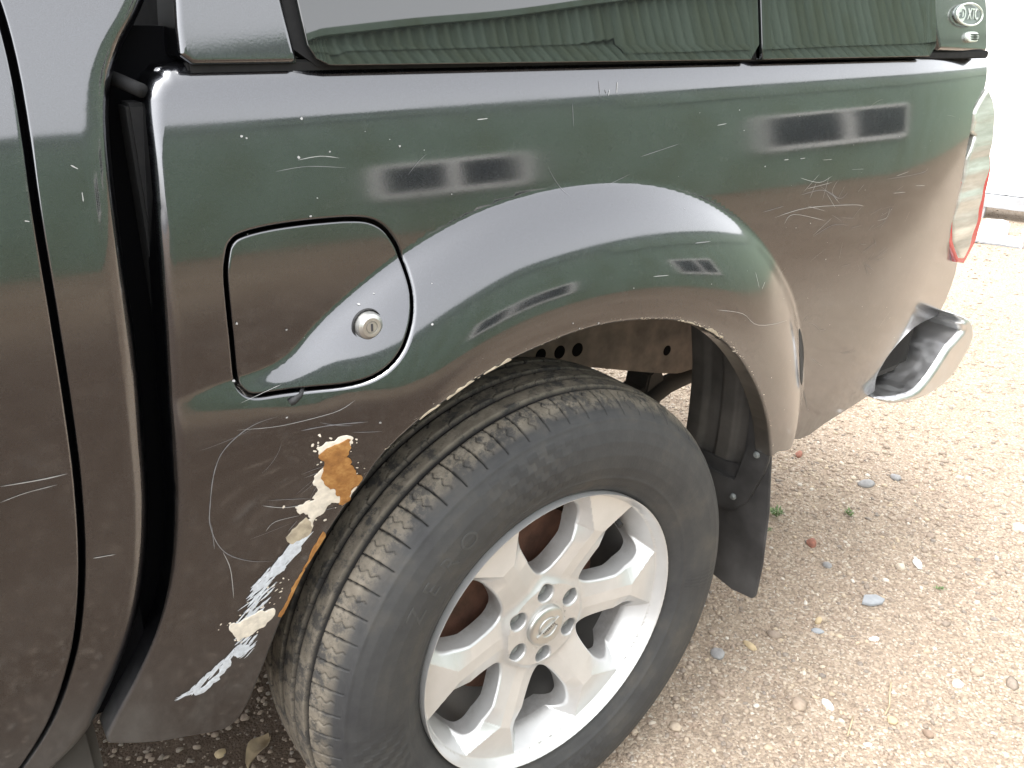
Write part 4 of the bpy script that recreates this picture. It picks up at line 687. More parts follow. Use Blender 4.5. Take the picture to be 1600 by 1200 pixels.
for k in range(70):
    if k % 3 == 0: c0 = np.array([rng.normal(.66, .07), rng.normal(.86, .045)])
    elif k % 3 == 1: c0 = np.array([rng.normal(-.38, .05), rng.uniform(.62, .84)])
    else: c0 = np.array([rng.uniform(-.42, .98), rng.uniform(.62, 1.12)])
    a0 = rng.normal(.25, .5); l0 = rng.uniform(.012, .06); cv = rng.normal(0, 6)
    ts = np.linspace(-.5, .5, 7); aa = a0 + ts * l0 * cv; pts = c0 + np.cumsum(np.stack([np.cos(aa), np.sin(aa)], 1) * l0 / 6, 0)
    if sdf(BED_OUTLINE, pts[:, 0], pts[:, 1]).min() < .004 or sdf(FLAP_HOLE, pts[:, 0], pts[:, 1]).max() > -.004: continue
    T0 = np.gradient(pts, axis=0); T0 /= np.linalg.norm(T0, axis=1, keepdims=True); S0 = np.stack([-T0[:, 1], T0[:, 0]], 1); w0 = rng.uniform(.00012, .00035); b0 = len(V)
    for sg in (-1, 1):
        q = pts + S0 * w0 * sg * np.clip(1 - np.abs(ts * 2) ** 3, .1, 1)[:, None]; V += np.stack([q[:, 0], -(body_depth(q[:, 0], q[:, 1]) + .0005), q[:, 1]], 1).tolist()
    F += [[b0 + i, b0 + i + 1, b0 + 8 + i, b0 + 7 + i] for i in range(6)]
tag(mesh_obj('hairline_scuffs', V, F, M['scratch_grey'], bed, False), kind='stuff')
# smeared paint transfer: fans of short strokes along the gouge
def strokes(n, A, B_, spread, ln, ang, wd, seed):
    r = np.random.default_rng(seed); V = []; F = []
    for _ in range(n):
        t = r.random(); c = np.array(A) + (np.array(B_) - np.array(A)) * t + (r.random(2) - .5) * spread
        l = ln * (.4 + r.random()); a = ang + (r.random() - .5) * .35; k = 4
        d = np.array([math.cos(a), math.sin(a)]); nn = np.array([-d[1], d[0]]); w = wd * (.4 + r.random() * 1.2)
        base = len(V); ts = np.linspace(-.5, .5, k + 1)
        for j, u in enumerate(ts):
            ww = w * (.15 if j in (0, k) else 1)
            for sgn in (-.5, .5):
                q = c + d * u * l + nn * ww * sgn + nn * .0006 * math.sin(u * 5 + a * 9)
                V.append((q[0], -(float(body_depth(np.array([q[0]]), np.array([q[1]]))[0]) + .0007), q[1]))
        for j in range(k): F.append([base + 2 * j, base + 2 * j + 1, base + 2 * j + 3, base + 2 * j + 2])
    return V, F
LN = np.array(SMEAR1).mean(0); L2 = np.array(SMEAR2).mean(0); L3 = np.array(SMEAR3).mean(0); L4a = np.array(SMEAR4)[0]; L4b = np.array(SMEAR4)[5]
sets = [strokes(38, np.array(SMEAR1)[0], np.array(SMEAR1)[4], .014, .026, .72, .0021, 1), strokes(50, np.array(SMEAR1)[4], np.array(SMEAR2)[4], .018, .026, .62, .0021, 2),
        strokes(26, np.array(SMEAR2)[4], np.array(SMEAR3)[3], .014, .018, .6, .0024, 3), strokes(34, L4a, L4b, .006, .020, .80, .0026, 4), strokes(10, L4b, L4b + np.array([-.012, 0]), .006, .016, .05, .0016, 5)]
V = []; F = []
for v_, f_ in sets: b0 = len(V); V += v_; F += [[i + b0 for i in q] for q in f_]
tag(mesh_obj('paint_smear', V, F, M['smear'], bed, False), kind='stuff')
# specks and stone chips
V = []; F = []
for (x0, z0) in list(DOTS) + [(rng.uniform(-.42, 1.0), rng.uniform(.6, 1.13)) for _ in range(60)]:
    th = math.degrees(math.atan2(z0 - WZ, x0)); 
    if math.hypot(x0, z0 - WZ) < .50: continue
    if sdf(BED_OUTLINE, np.array([x0]), np.array([z0]))[0] < .004: continue
    r0 = rng.uniform(.0005, .0014) if (x0, z0) in DOTS else rng.uniform(.0003, .0008); b0 = len(V); k = 6; ph = rng.random() * 6
    for j in range(k):
        rr_ = r0 * rng.uniform(.5, 1.3); q = (x0 + rr_ * math.cos(ph + j * 6.283 / k) * 1.2, z0 + rr_ * math.sin(ph + j * 6.283 / k))
        V.append((q[0], -(float(body_depth(np.array([q[0]]), np.array([q[1]]))[0]) + .0006), q[1]))
    F.append(list(range(b0, b0 + k)))
tag(mesh_obj('stone_chips', V, F, M['scratch_white'], bed, False), kind='stuff')
# chips along the arch lip
V = []; F = []
for k in range(150):
    a = rng.choice([rng.uniform(50, 85), rng.uniform(85, 135), rng.uniform(20, 60)], p=[.55, .3, .15]); rl = float(np.interp(a, _lx, _ly)) + abs(rng.normal(0, .0022)) + .0012
    x0, z0 = rl * math.cos(R_(a)), WZ + rl * math.sin(R_(a)); b0 = len(V); s0 = rng.uniform(.0006, .0022)
    for j in range(6):
        q = (x0 + s0 * rng.uniform(.5, 1.4) * math.cos(j * 1.047) * 1.3, z0 + s0 * rng.uniform(.4, 1.1) * math.sin(j * 1.047))
        V.append((q[0], -(float(body_depth(np.array([q[0]]), np.array([q[1]]))[0]) + .0006 - float(roll_in(np.array([max(0, math.hypot(q[0], q[1] - WZ) - rl + .0012)]), .004)[0])), q[1]))
    F.append(list(range(b0, b0 + 6)))
tag(mesh_obj('lip_chips', V, F, M['filler'], bed, False), kind='stuff')

V = []; F = []
for k in range(90):
    t_ = rng.random(); src_ = [np.array(PEEL_A), np.array(PEEL_C), np.array(RUST), np.array(SMEAR2)][k % 4]; q0 = src_[rng.integers(len(src_))] + rng.normal(0, .0055, 2)
    if sdf(BED_OUTLINE, q0[:1], q0[1:])[0] < .003: continue
    b0 = len(V); s0 = rng.uniform(.0005, .0018); el = rng.uniform(.5, 2.2); a0 = rng.random() * 3
    for j in range(6):
        u, v = s0 * el * math.cos(j * 1.047) * rng.uniform(.6, 1.2), s0 * math.sin(j * 1.047) * rng.uniform(.6, 1.2)
        qx, qz = q0[0] + u * math.cos(a0) - v * math.sin(a0), q0[1] + u * math.sin(a0) + v * math.cos(a0)
        V.append((qx, -(float(body_depth(np.array([qx]), np.array([qz]))[0]) + .0007), qz))
    F.append(list(range(b0, b0 + 6)))
tag(mesh_obj('loose_flakes', V, F, M['filler'], bed, False), kind='stuff')

# ---- cab: rear door, corner panel
def close_poly(line, extra): return [tuple(v) for v in line] + extra
GAP = np.array(DOOR_GAP); REAR = np.array(CAB_REAR)
GAP = np.vstack([[GAP[0, 0], 1.30], GAP]); REAR = np.vstack([[REAR[0, 0] + .02, 1.30], REAR]) + np.array([.011, 0])
g2 = .0035
door_o = [tuple(v) for v in (GAP + np.array([-g2, 0]))] ; door_o = door_o + [(-1.5, GAP[-1][1]), (-1.5, GAP[0][1])]
corner_o = [tuple(v) for v in (GAP + np.array([g2 * .4, 0]))][::-1] + [tuple(v) for v in REAR]
def cab_rr(x, z): return np.full(x.shape, .004) + .0 * x
door = panel('rear_door', door_o, cab_depth, .008, M['paint'], truck, rr=.0035, extrude=.03)
def corner_depth(x, z):
    xr = np.interp(-z, -REAR[:, 1], REAR[:, 0]) if REAR[0, 1] > REAR[-1, 1] else np.interp(z, REAR[:, 1], REAR[:, 0])
    s_ = np.clip(xr - x, .0002, None); rad = .024
    return cab_depth(x, z) - np.where(s_ < rad, (rad - np.sqrt(np.maximum(0, rad * rad - (rad - s_) ** 2))) * .8, 0)
corner = panel('cab_corner', corner_o, corner_depth, .004, M['paint'], truck, rr=.002, extrude=.06)
panel('door_seal', [(-.70, .50), (-.535, .50), (-.535, 1.26), (-.70, 1.26)], cab_depth, .02, M['black_gap'], truck, rr=0, extrude=0, offset=-.022)
for i, (w_, pts) in enumerate(SCRATCHES):
    if pts[0][0] < -.50:
        xm = float(np.interp(-np.mean([q[1] for q in pts]), -GAP[:, 1], GAP[:, 0]))
        isd = np.mean([q[0] for q in pts]) < xm
        ribbon('scratch', pts, w_ * .0009, cab_depth if isd else corner_depth, .0006, M['scratch_white'], door if isd else corner)
box('cab_underbody', (-3.9, .14, .34), (-.64, YFAR - .14, .50), M['underbody'], truck, .01)
prism('sill', [(-3.2, .075, .38), (-.60, .075, .40), (-.60, .075, .60), (-3.2, .075, .58)], (0, .05, 0), M['underbody'], truck, .01)
panel('front_door', [(-2.45, .50), (-1.508, .50), (-1.508, 1.21), (-2.45, 1.21)], base_depth, .03, M['paint'], truck, rr=.0035, extrude=.03)
panel('front_wing', [(-3.9, .50), (-2.458, .50), (-2.458, 1.14), (-3.9, 1.02)], base_depth, .03, M['paint'], truck, rr=.0035, extrude=.03)
prism('bonnet', [(-3.9, .05, 1.01), (-2.3, .05, 1.15), (-2.3, YFAR - .05, 1.15), (-3.9, YFAR - .05, 1.01)], (0, 0, -.03), M['paint'], truck)
prism('windscreen', [(-2.35, .1, 1.15), (-1.45, .22, 1.70), (-1.45, YFAR - .22, 1.70), (-2.35, YFAR - .1, 1.15)], (-.01, 0, .01), M['tinted_glass'], truck)
prism('front_side_window', [(-1.5, .06, 1.22), (-2.3, .06, 1.18), (-1.45, .2, 1.69)], (0, .01, 0), M['tinted_glass'], truck)
# cab back wall and dark slot
box('cab_back_wall', (-.66, .10, .50), (-.52, YFAR - .1, 1.66), M['inner_black'], truck, .01)
prism('slot_wall', [(-.70, .075, .50), (-.40, .075, .50), (-.40, .12, .50), (-.70, .12, .50)], (0, 0, .70), M['black_gap'], truck)
box('slot_seal', (-.470, .040, .52), (-.452, .072, 1.14), M['rubber_seal'], truck, .003)
box('bed_front_wall', (-.445, .06, .58), (-.415, YFAR - .06, 1.165), M['paint'], truck, .006)
tube('bed_front_flange', [(-.456, .035, 1.150), (-.47, .06, 1.158), (-.475, .09, 1.16), (-.475, .8, 1.16)], .006, M['rubber_seal'], truck, 10)
tube('cab_drip_rail', [(-.49, .075, 1.186), (-.475, .085, 1.185), (-.44, .11, 1.172), (-.43, .2, 1.17)], .009, M['plastic'], truck, 10)
prism('cab_rear_window', [(-.50, .12, 1.20), (-.50, YFAR - .12, 1.20), (-.56, YFAR - .16, 1.60), (-.56, .16, 1.60)], (-.012, 0, 0), M['tinted_glass'], truck)
# upper cab, out of frame above
prism('cab_pillar', [(-.50, .11, 1.29), (-1.5, .11, 1.29), (-1.42, .22, 1.70), (-.60, .22, 1.70)], (0, .05, 0), M['paint'], truck, .006)
prism('cab_roof', [(-1.42, .20, 1.70), (-.60, .20, 1.70), (-.60, YFAR - .2, 1.70), (-1.42, YFAR - .2, 1.70)], (0, 0, .04), M['paint'], truck, .01)
prism('far_cab_side', [(-.50, YFAR, .52), (-1.5, YFAR, .52), (-1.5, YFAR, 1.22), (-.50, YFAR, 1.22)], (0, -.04, 0), M['paint'], truck)

# ---- rest of the load bed
box('bed_floor', (-.42, .30, .88), (1.05, YFAR - .3, .92), M['underbody'], truck, .004)
box('bed_inner_wall', (-.42, .075, .93), (1.0, .095, 1.15), M['underbody'], truck, .002)
box('far_bed_side', (-.44, YFAR - .03, .86), (1.06, YFAR + .0, 1.16), M['paint'], truck, .006)
box('tailgate', (1.08, .12, .74), (1.12, YFAR - .12, 1.16), M['paint'], truck, .01)
# inner wing behind the flare (dark pressed steel tub)
def arc_tub(y0, y1, R0, a0, a1, name, mat, parent):
    n_ = 40; V = []
    for yy in (y0, y1):
        for k in range(n_ + 1):
            a = R_(a0 + (a1 - a0) * k / n_); V.append((R0 * math.cos(a), yy, WZ + .02 + R0 * math.sin(a)))
    m_ = n_ + 1; F = [[k, k + 1, m_ + k + 1, m_ + k] for k in range(n_)]
    return mesh_obj(name, V, F, mat, parent, True)
arc_tub(.06, .33, .520, 112, 176, 'inner_wing', M['underbody'], truck)

# ---- chassis, axle, far wheel
ch = [(-.35, .36, .80), (.10, .36, .82), (.30, .36, .82), (.42, .36, .82), (.52, .36, .80), (.66, .36, .76), (1.0, .36, .70),
      (1.0, .36, .50), (.66, .36, .50), (.60, .36, .515), (.50, .36, .545), (.408, .36, .574), (.30, .36, .60), (.10, .36, .60), (-.35, .36, .58)]
frame = prism('chassis_rail', ch, (0, .07, 0), M['chassis_metal'], truck, .005)
for (hx, hz, hr) in ((.259, .637, .011), (.305, .632, .012), (.35, .627, .0125), (.607, .568, .010)):
    lathe('rail_hole', [(0, -.0012), (hr, -.0012), (hr + .0015, .0)], (hx, .36, hz), M['black_gap'], frame, 20)
prism('chassis_rail', [(p_[0], YFAR - .42, p_[2]) for p_ in ch], (0, .07, 0), M['chassis_metal'], truck, .005)
tube('rear_axle', [(0, .2, WZ), (0, .7, WZ), (0, YFAR - .2, WZ)], [.04, .04, .04], M['underbody'], truck, 16)
lathe('differential', [(0, -.14), (.09, -.11), (.14, 0), (.09, .11), (0, .14)], (0, .83, WZ), M['underbody'], truck, 24)
prism('leaf_spring', [(-.62, .40, .44), (-.3, .40, .345), (0, .40, .315), (.3, .40, .345), (.60, .40, .43), (.60, .40, .47), (.3, .40, .385), (0, .40, .36), (-.3, .40, .385), (-.62, .40, .48)], (0, .06, 0), M['underbody'], truck, .003)
prism('spring_shackle', [(.585, .395, .42), (.64, .395, .40), (.655, .395, .47), (.63, .395, .515), (.60, .395, .50)], (0, .07, 0), M['underbody'], truck, .004)
tube('tow_bracket', [(.46, .40, .385), (.66, .40, .46), (.9, .42, .47)], .022, M['underbody'], truck, 10)
fw = empty('far_wheel', (0, YFAR - .12, WZ), truck)
lathe('tyre', [(.225, .12), (.27, .135), (.33, .13), (.37, .10), (.382, .06), (.382, -.08), (.37, -.12), (.33, -.135), (.27, -.13), (.225, -.10)], (0, YFAR - .12, WZ), M['far_tyre'], fw, 72)
lathe('rim', [(0, -.02), (.2, -.02), (.225, .10), (.0, .10)], (0, YFAR - .12, WZ), M['barrel'], fw, 48)

# ---- mud flap and wheel arch liner (sheets facing the wheel)
def yz(x0, pts, bend=0): return [(x0 + bend * max(0, (.5 - z_)) ** 2, y_, z_) for y_, z_ in pts]
nrib = 64; ys = np.linspace(.022, .205, nrib); V = []
def rib(y_): 
    return .010 * (.5 + .5 * math.tanh(4 * math.sin((y_ - .02) * 2 * math.pi / .075)))
zs = np.linspace(.40, .86, 24)
for z_ in zs:
    for y_ in ys: V.append((.505 - .10 * max(0, z_ - .62) ** 1.0 * 1.0 - .0 - rib(y_), y_ + .012 * math.sin(z_ * 9), z_))
F = [[i * nrib + j, i * nrib + j + 1, (i + 1) * nrib + j + 1, (i + 1) * nrib + j] for i in range(len(zs) - 1) for j in range(nrib - 1)]
V = np.array(V); nV = len(V); V = np.vstack([V, V + np.array([.006, 0, 0])]); F = F + [[q + nV for q in f_[::-1]] for f_ in F]
liner = mesh_obj('arch_liner', V, F, M['liner'], truck, True)
mf = [(-.040, .600), (-.046, .52), (-.050, .42), (-.050, .32), (-.046, .245), (-.040, .238), (.006, .232), (.075, .236), (.170, .30), (.178, .42), (.10, .425)]
def mud(x0, pts, th, mat, name, bev=.0015):
    P = [(x0 - .06 * max(0, .45 - z_), y_, z_) for y_, z_ in pts]
    return prism(name, P, (th, 0, 0), mat, truck, bev)
flapm = mud(.492, [(.030, .66), (.016, .60), (-.004, .512), (-.020, .407), (-.030, .30), (-.030, .232), (-.024, .222), (.023, .214), (.085, .222), (.17, .27), (.18, .46), (.09, .462), (.052, .47), (.052, .66)], .006, M['plastic'], 'mud_flap')
strap = mud(.484, [(.040, .62), (.050, .585), (.041, .52), (.058, .440), (.085, .436), (.142, .440), (.19, .45), (.19, .40), (.12, .385), (.085, .372), (.05, .378), (.022, .41), (-.001, .48), (-.006, .51), (.014, .60), (.022, .625)], .008, M['plastic'], 'flap_strap')
for (ry, rz) in ((.032, .600), (.018, .510), (.052, .407)):
    lathe('rivet', [(0, -.004), (.004, -.0035), (.0065, 0), (.0065, .002)], (.4815 - .06 * max(0, .45 - rz), ry, rz), M['nut'], strap, 16, 'x')

# ---- tail lamp
lamp_ridged = lambda x, z: lamp_depth(x, z) + .0010 * np.sin((z - .05 * x) * 2 * math.pi / .055)
lampb = panel('tail_lamp', LAMP, lamp_ridged, .003, M['clear_lens'], truck, rr=.006, extrude=.10, offset=.001)
panel('red_lens_edge', LAMP_RED, lamp_depth, .006, M['red_lens'], lampb, rr=.005, extrude=.11, offset=-.003)
box('lamp_recess', (1.04, .07, .74), (1.10, .30, 1.12), M['black_gap'], truck, 0)

# ---- chrome rear bumper
def bump_depth(x, z):
    t = np.clip((-.50 * x + .866 * z + .150) / .145, 0, 1.1)
    return -.024 - .040 * np.maximum(0, (t - .58) / .42) ** 2
bumper = panel('rear_bumper', BUMPER, bump_depth, .004, M['chrome'], truck, rr=.014, extrude=1.55)
box('bumper_step_pad', (1.10, .10, .664), (1.22, 1.5, .676), M['plastic'], bumper, .003)
box('bumper_bracket', (.86, .10, .50), (1.10, .16, .66), M['underbody'], truck, .004)
box('bumper_end_liner', (.84, .060, .545), (1.04, .075, .70), M['inner_black'], truck, .003)

# ---- hard top
TZ = 1.170; LEAN = math.tan(R_(12.3))
def canopy_depth(x, z): return -.030 - (z - TZ) * LEAN - .30 * np.where(np.maximum(0, x - .78) < .2, np.maximum(0, x - .78) ** 2, .04 + .4 * (np.maximum(0, x - .78) - .2))
top_z = 1.52
def rcorner(x0, z0, r, a0, a1, n_=6): return [(x0 + r * math.cos(R_(a0 + (a1 - a0) * k / n_)), z0 + r * math.sin(R_(a0 + (a1 - a0) * k / n_))) for k in range(n_ + 1)]
front_o = [(-.424 + .012, TZ), (-.316, TZ), (-.330, 1.30), (-.335, top_z), (-.36, top_z), (-.405, 1.30), (-.420, 1.20), (-.422, TZ + .008)]
canopy = panel('hard_top', front_o, canopy_depth, .005, M['paint'], truck, rr=.006, extrude=.05)
panel('hard_top_rear', [(.835, TZ + .004), (1.035, TZ - .002), (1.045, TZ + .004), (1.04, 1.24), (1.01, 1.32), (.97, top_z), (.78, top_z), (.79, 1.30), (.815, 1.21)], canopy_depth, .006, M['paint'], canopy, rr=.010, extrude=.06, offset=.004)
gl1 = rcorner(-.285, TZ + .020, .022, 180, 270) + [(.352, TZ - .004), (.352, top_z - .03), (-.328, top_z - .03)]
gl1 = [(x_ if x_ > -.3 else x_, z_) for x_, z_ in gl1]
win = panel('side_window', gl1, canopy_depth, .02, M['tinted_glass'], canopy, rr=.0012, extrude=.005, offset=.004)
gl2 = [(.357, TZ - .004), (.80, TZ - .004)] + rcorner(.795, TZ + .022, .026, 270, 350) + [(.80, top_z - .03), (.357, top_z - .03)]
win2 = panel('side_window', gl2, canopy_depth, .02, M['tinted_glass'], canopy, rr=.0012, extrude=.005, offset=.005)
panel('window_seal', [(-.318, TZ - .003), (.84, TZ - .003), (.80, top_z), (-.335, top_z)], canopy_depth, .04, M['rubber_seal'], canopy, rr=0, extrude=.02, offset=-.006)
for hx in (.334, .372):
    lathe('glass_screw', [(0, -.006), (.006, -.005), (.008, 0)], (hx, .052, 1.248), M['cap_silver'], canopy, 16)
box('rail_gasket', (-.415, .037, 1.160), (1.03, .060, TZ + .003), M['rubber_seal'], canopy, .002)
prism('hard_top_roof', [(-.36, .11, top_z), (.98, .11, top_z), (.98, YFAR - .1, top_z), (-.36, YFAR - .1, top_z)], (0, 0, .06), M['paint'], canopy, .015)
prism('hard_top_far_side', [(-.42, YFAR, 1.17), (1.04, YFAR, 1.17), (.98, YFAR - .1, top_z), (-.36, YFAR - .1, top_z)], (0, -.03, 0), M['paint'], canopy)
prism('hard_top_front', [(-.405, .06, 1.172), (-.405, YFAR - .05, 1.172), (-.37, YFAR - .1, top_z), (-.37, .12, top_z)], (.02, 0, 0), M['inner_black'], canopy)
prism('hard_top_rear_window', [(1.02, .09, 1.18), (1.02, YFAR - .08, 1.18), (.96, YFAR - .12, top_z), (.96, .12, top_z)], (-.01, 0, 0), M['tinted_glass'], canopy)

# text helper: letters as real geometry lying on a surface
def text_mesh(s, size, ext, shear=0, spacing=1.0):
    cu = bpy.data.curves.new('lettering', 'FONT'); cu.body = s; cu.size = size; cu.extrude = ext; cu.shear = shear; cu.align_x = 'CENTER'; cu.align_y = 'CENTER'; cu.space_character = spacing; cu.resolution_u = 3
    o = bpy.data.objects.new('lettering', cu); COL.objects.link(o); bpy.context.view_layer.update()
    me = bpy.data.meshes.new_from_object(o.evaluated_get(bpy.context.evaluated_depsgraph_get())); bpy.data.objects.remove(o)
    n_ = len(me.vertices); co = np.empty(n_ * 3); me.vertices.foreach_get('co', co)
    return me, co.reshape(-1, 3)
def place_text(name, s, size, ext, fn, mat, parent, **k):
    me, co = text_mesh(s, size, ext, **k); me.vertices.foreach_set('co', np.ascontiguousarray(fn(co)).ravel()); me.materials.clear(); me.materials.append(mat); me.update()
    return _attach(bpy.data.objects.new(name, me), parent)
# oval badge "a D XTC" on the rear pillar
BX, BZ = .935, 1.232
def on_can(off): return lambda co: np.stack([BX + co[:, 0], -(canopy_depth(BX + co[:, 0], BZ + co[:, 1]) + .004 + off + co[:, 2]), BZ + co[:, 1]], 1)
ov = lambda a_, b_: [(BX + a_ * math.cos(t_), BZ + b_ * math.sin(t_)) for t_ in np.linspace(0, 2 * math.pi, 40, endpoint=False)]
badge = panel('badge', ov(.056, .0175), canopy_depth, .003, M['badge_grey'], canopy, rr=.001, extrude=.003, offset=.0065)
rim_ = [(BX + .056 * math.cos(t_), -(float(canopy_depth(np.array([BX + .056 * math.cos(t_)]), np.array([BZ + .0175 * math.sin(t_)]))[0]) + .011), BZ + .0175 * math.sin(t_)) for t_ in np.linspace(0, 2 * math.pi, 40, endpoint=False)]
BADGE_PARENT = badge
tube('badge_rim', rim_, .0016, M['badge_light'], canopy, 8, True)
panel('badge_disc', [(BX - .029 + .0185 * math.cos(t_) + .25 * .0135 * math.sin(t_), BZ + .0135 * math.sin(t_)) for t_ in np.linspace(0, 2 * math.pi, 24, endpoint=False)], canopy_depth, .003, M['badge_light'], canopy, rr=.0006, extrude=.002, offset=.0078)
place_text('badge_lettering', 'aD', .021, .0005, lambda co: on_can(.0046)(co + np.array([-.029, 0, 0])), M['badge_grey'], canopy, shear=.2, spacing=.85)
place_text('badge_lettering', 'XTC', .026, .0006, lambda co: on_can(.004)(co + np.array([.018, 0, 0])), M['badge_light'], canopy, shear=.25, spacing=.9)
vx, vz = .955, 1.196
vent = panel('vent', [(vx + .026 * math.copysign(abs(math.cos(t_)) ** .6, math.cos(t_)), vz + .0085 * math.copysign(abs(math.sin(t_)) ** .7, math.sin(t_))) for t_ in np.linspace(0, 2 * math.pi, 32, endpoint=False)], canopy_depth, .003, M['badge_light'], canopy, rr=.002, extrude=.006, offset=.010)
for k in (-1, 0, 1):
    z_ = vz + k * .0035; yv = -(float(canopy_depth(np.array([vx]), np.array([z_]))[0]) + .0105)
    box('vent_slot', (vx - .015, yv - .0008, z_ - .001), (vx + .015, yv + .001, z_ + .001), M['black_gap'], canopy, 0)

# ================================================================== REAR WHEEL
wheel = empty('rear_wheel', (0, 0, WZ), truck)
# tyre: profile revolved, tread and shoulder blocks cut as real grooves
prof = [(.224, .008), (.228, -.002), (.236, -.010), (.248, -.020), (.262, -.0275), (.28, -.0335), (.30, -.0360), (.32, -.0350), (.337, -.0305), (.349, -.0245), (.358, -.0165), (.3655, -.006), (.3715, .005), (.376, .018), (.3795, .034)]
inner = [(.3815, y_) for y_ in np.linspace(.052, .134, 5)]
mir = [(r_, .1860 - y_) for r_, y_ in prof[::-1]]
P = np.array(prof + inner + mir); seg = np.r_[0, np.cumsum(np.hypot(*np.diff(P, axis=0).T))]
tt = np.r_[np.arange(0, .030, .0030), np.arange(.030, .108, .0021), np.arange(.108, seg[-1] - .128, .0017), np.arange(seg[-1] - .128, seg[-1], .006), seg[-1]]
_fy = np.interp(np.linspace(0, seg[-1], 4000), seg, P[:, 1]); _fs = np.linspace(0, seg[-1], 4000)
for yc, w in ((.0275, .0076), (.0600, .0086), (.0970, .0086), (.134, .0076)):
    for dy in (-w / 2 - .0011, -w / 2, w / 2, w / 2 + .0011):
        s0 = float(np.interp(yc + dy, _fy[1500:], _fs[1500:])) if yc + dy > _fy[1500] else float(np.interp(yc + dy, _fy[800:], _fs[800:]))
        tt = tt[np.abs(tt - s0) > .0007]; tt = np.sort(np.r_[tt, s0])
pr, py_ = np.interp(tt, seg, P[:, 0]), np.interp(tt, seg, P[:, 1])
k3 = np.array([.25, .5, .25]); pr[1:-1] = np.convolve(pr, k3, 'valid')
T_ = np.stack([np.gradient(pr), np.gradient(py_)], 1); T_ /= np.linalg.norm(T_, axis=1, keepdims=True)
Nr, Ny = T_[:, 1], -T_[:, 0]        # outward normal in (r, y)
NP_ = 66; NA = NP_ * 24; ang = np.arange(NA) / NA * 2 * np.pi
A2, S2 = np.meshgrid(ang, np.arange(len(tt)), indexing='ij'); yy = py_[S2]; rr2 = pr[S2]
depth_ = np.zeros_like(yy)
def groove(d, w, dep, edge=.0012): return dep * np.clip((w / 2 + edge - np.abs(d)) / edge, 0, 1)
jag = .0012 * np.sin(A2 * NP_ * 2)
onT = (rr2 > .352)
for yc, w in ((.0275, .0076), (.0600, .0086), (.0970, .0086), (.134, .0076)):
    depth_ = np.maximum(depth_, groove(yy - yc, w, .0078) * onT)
def sig(t): return t
def lat2(ya, yb, ph, w, dep, bend, wig=0, per=1, rmin=.352):
    t_ = np.clip((yy - ya) / (yb - ya), 0, 1)
    a_ = A2 * NP_ * per / (2 * np.pi) + ph + bend * t_ * t_ + wig * np.sin(t_ * 16)
    dist = ((a_ % 1) - .5) * 2 * np.pi * .38 / (NP_ * per)
    return groove(dist, w, dep, .0009) * ((yy > ya) & (yy < yb) & (rr2 > rmin))
depth_ = np.maximum(depth_, lat2(-.019, .026, 0, .0010, .0055, -.15, 0, rmin=.350))
depth_ = np.maximum(depth_, lat2(-.012, .023, .5, .0006, .0030, -.15, .07, rmin=.350) * .9)
depth_ = np.maximum(depth_, lat2(.031, .058, .2, .0001, .0020, 1.6, .0, rmin=.352) * .7)
depth_ = np.maximum(depth_, lat2(.063, .074, .2, .0008, .0030, .4, .02))
depth_ = np.maximum(depth_, lat2(.084, .095, .6, .0008, .0030, .4, .02))
depth_ = np.maximum(depth_, lat2(.100, .111, .3, .0008, .0030, .4, .02))
depth_ = np.maximum(depth_, lat2(.136, .190, .3, .0016, .0050, .3, 0, rmin=.350))
# raised rings and chequered band on the sidewall
side_m = yy < .02
ring = .0010 * np.exp(-((rr2 - .3505) / .0018) ** 2) + .0010 * np.exp(-((rr2 - .262) / .0025) ** 2) + .0014 * np.exp(-((rr2 - .238) / .003) ** 2)
adeg = np.degrees(A2); check = np.zeros_like(yy)
for a0, a1 in ((86, 117), (176, 200), (266, 296), (352, 360)):
    na = 12; row = np.floor((rr2 - .268) / .0105); colm = np.floor((adeg - a0 + row * 1.0) / ((a1 - a0) / na))
    okc = (rr2 > .268) & (rr2 < .342) & (adeg > a0) & (adeg < a1) & side_m
    fade = np.clip(1.25 - np.abs(adeg - (a0 + a1) / 2) / ((a1 - a0) / 2), 0, 1)
    check = np.maximum(check, okc * ((row + colm) % 2 == 0) * fade)
disp = side_m * (ring + .0005 * check) - depth_
Rr = rr2 + Nr[S2] * disp; Yy = yy + Ny[S2] * disp
V = np.stack([Rr * np.cos(A2), Yy, WZ + Rr * np.sin(A2)], -1).reshape(-1, 3)
m_ = len(tt); I = np.arange(NA * m_).reshape(NA, m_); J = np.roll(I, -1, 0)
F = np.stack([I[:, :-1], I[:, 1:], J[:, 1:], J[:, :-1]], -1).reshape(-1, 4).astype(np.int32)
tread_a = np.clip((rr2 - .360) / .010, 0, 1)
tyre = mesh_obj('tyre', V, F, M['tyre_rubber'], wheel, True, attrs={'groove': np.clip(depth_ / .0035, 0, 1).ravel(), 'tread': tread_a.ravel(), 'check': (check * .45).ravel()})
# moulded letters on the sidewall
def side_y(r_): o_ = np.argsort(pr[:60]); return np.interp(r_, pr[:60][o_], py_[:60][o_])
simple('letter_rubber', (.060, .060, .059), .75)
def sidewall_text(s, size, rad, deg0, step):
    for k, chh in enumerate(s):
        a0 = R_(deg0 - k * step)
        def fn(co, a0=a0):
            rr_ = rad + co[:, 1]; aa = a0 - co[:, 0] / rad
            return np.stack([rr_ * np.cos(aa), side_y(rr_) - .0002 - co[:, 2], WZ + rr_ * np.sin(aa)], 1)
        place_text('letter', chh, size, .0005, fn, M['letter_rubber'], wheel)
sidewall_text('ZERO', .036, .299, 146, 7.2)

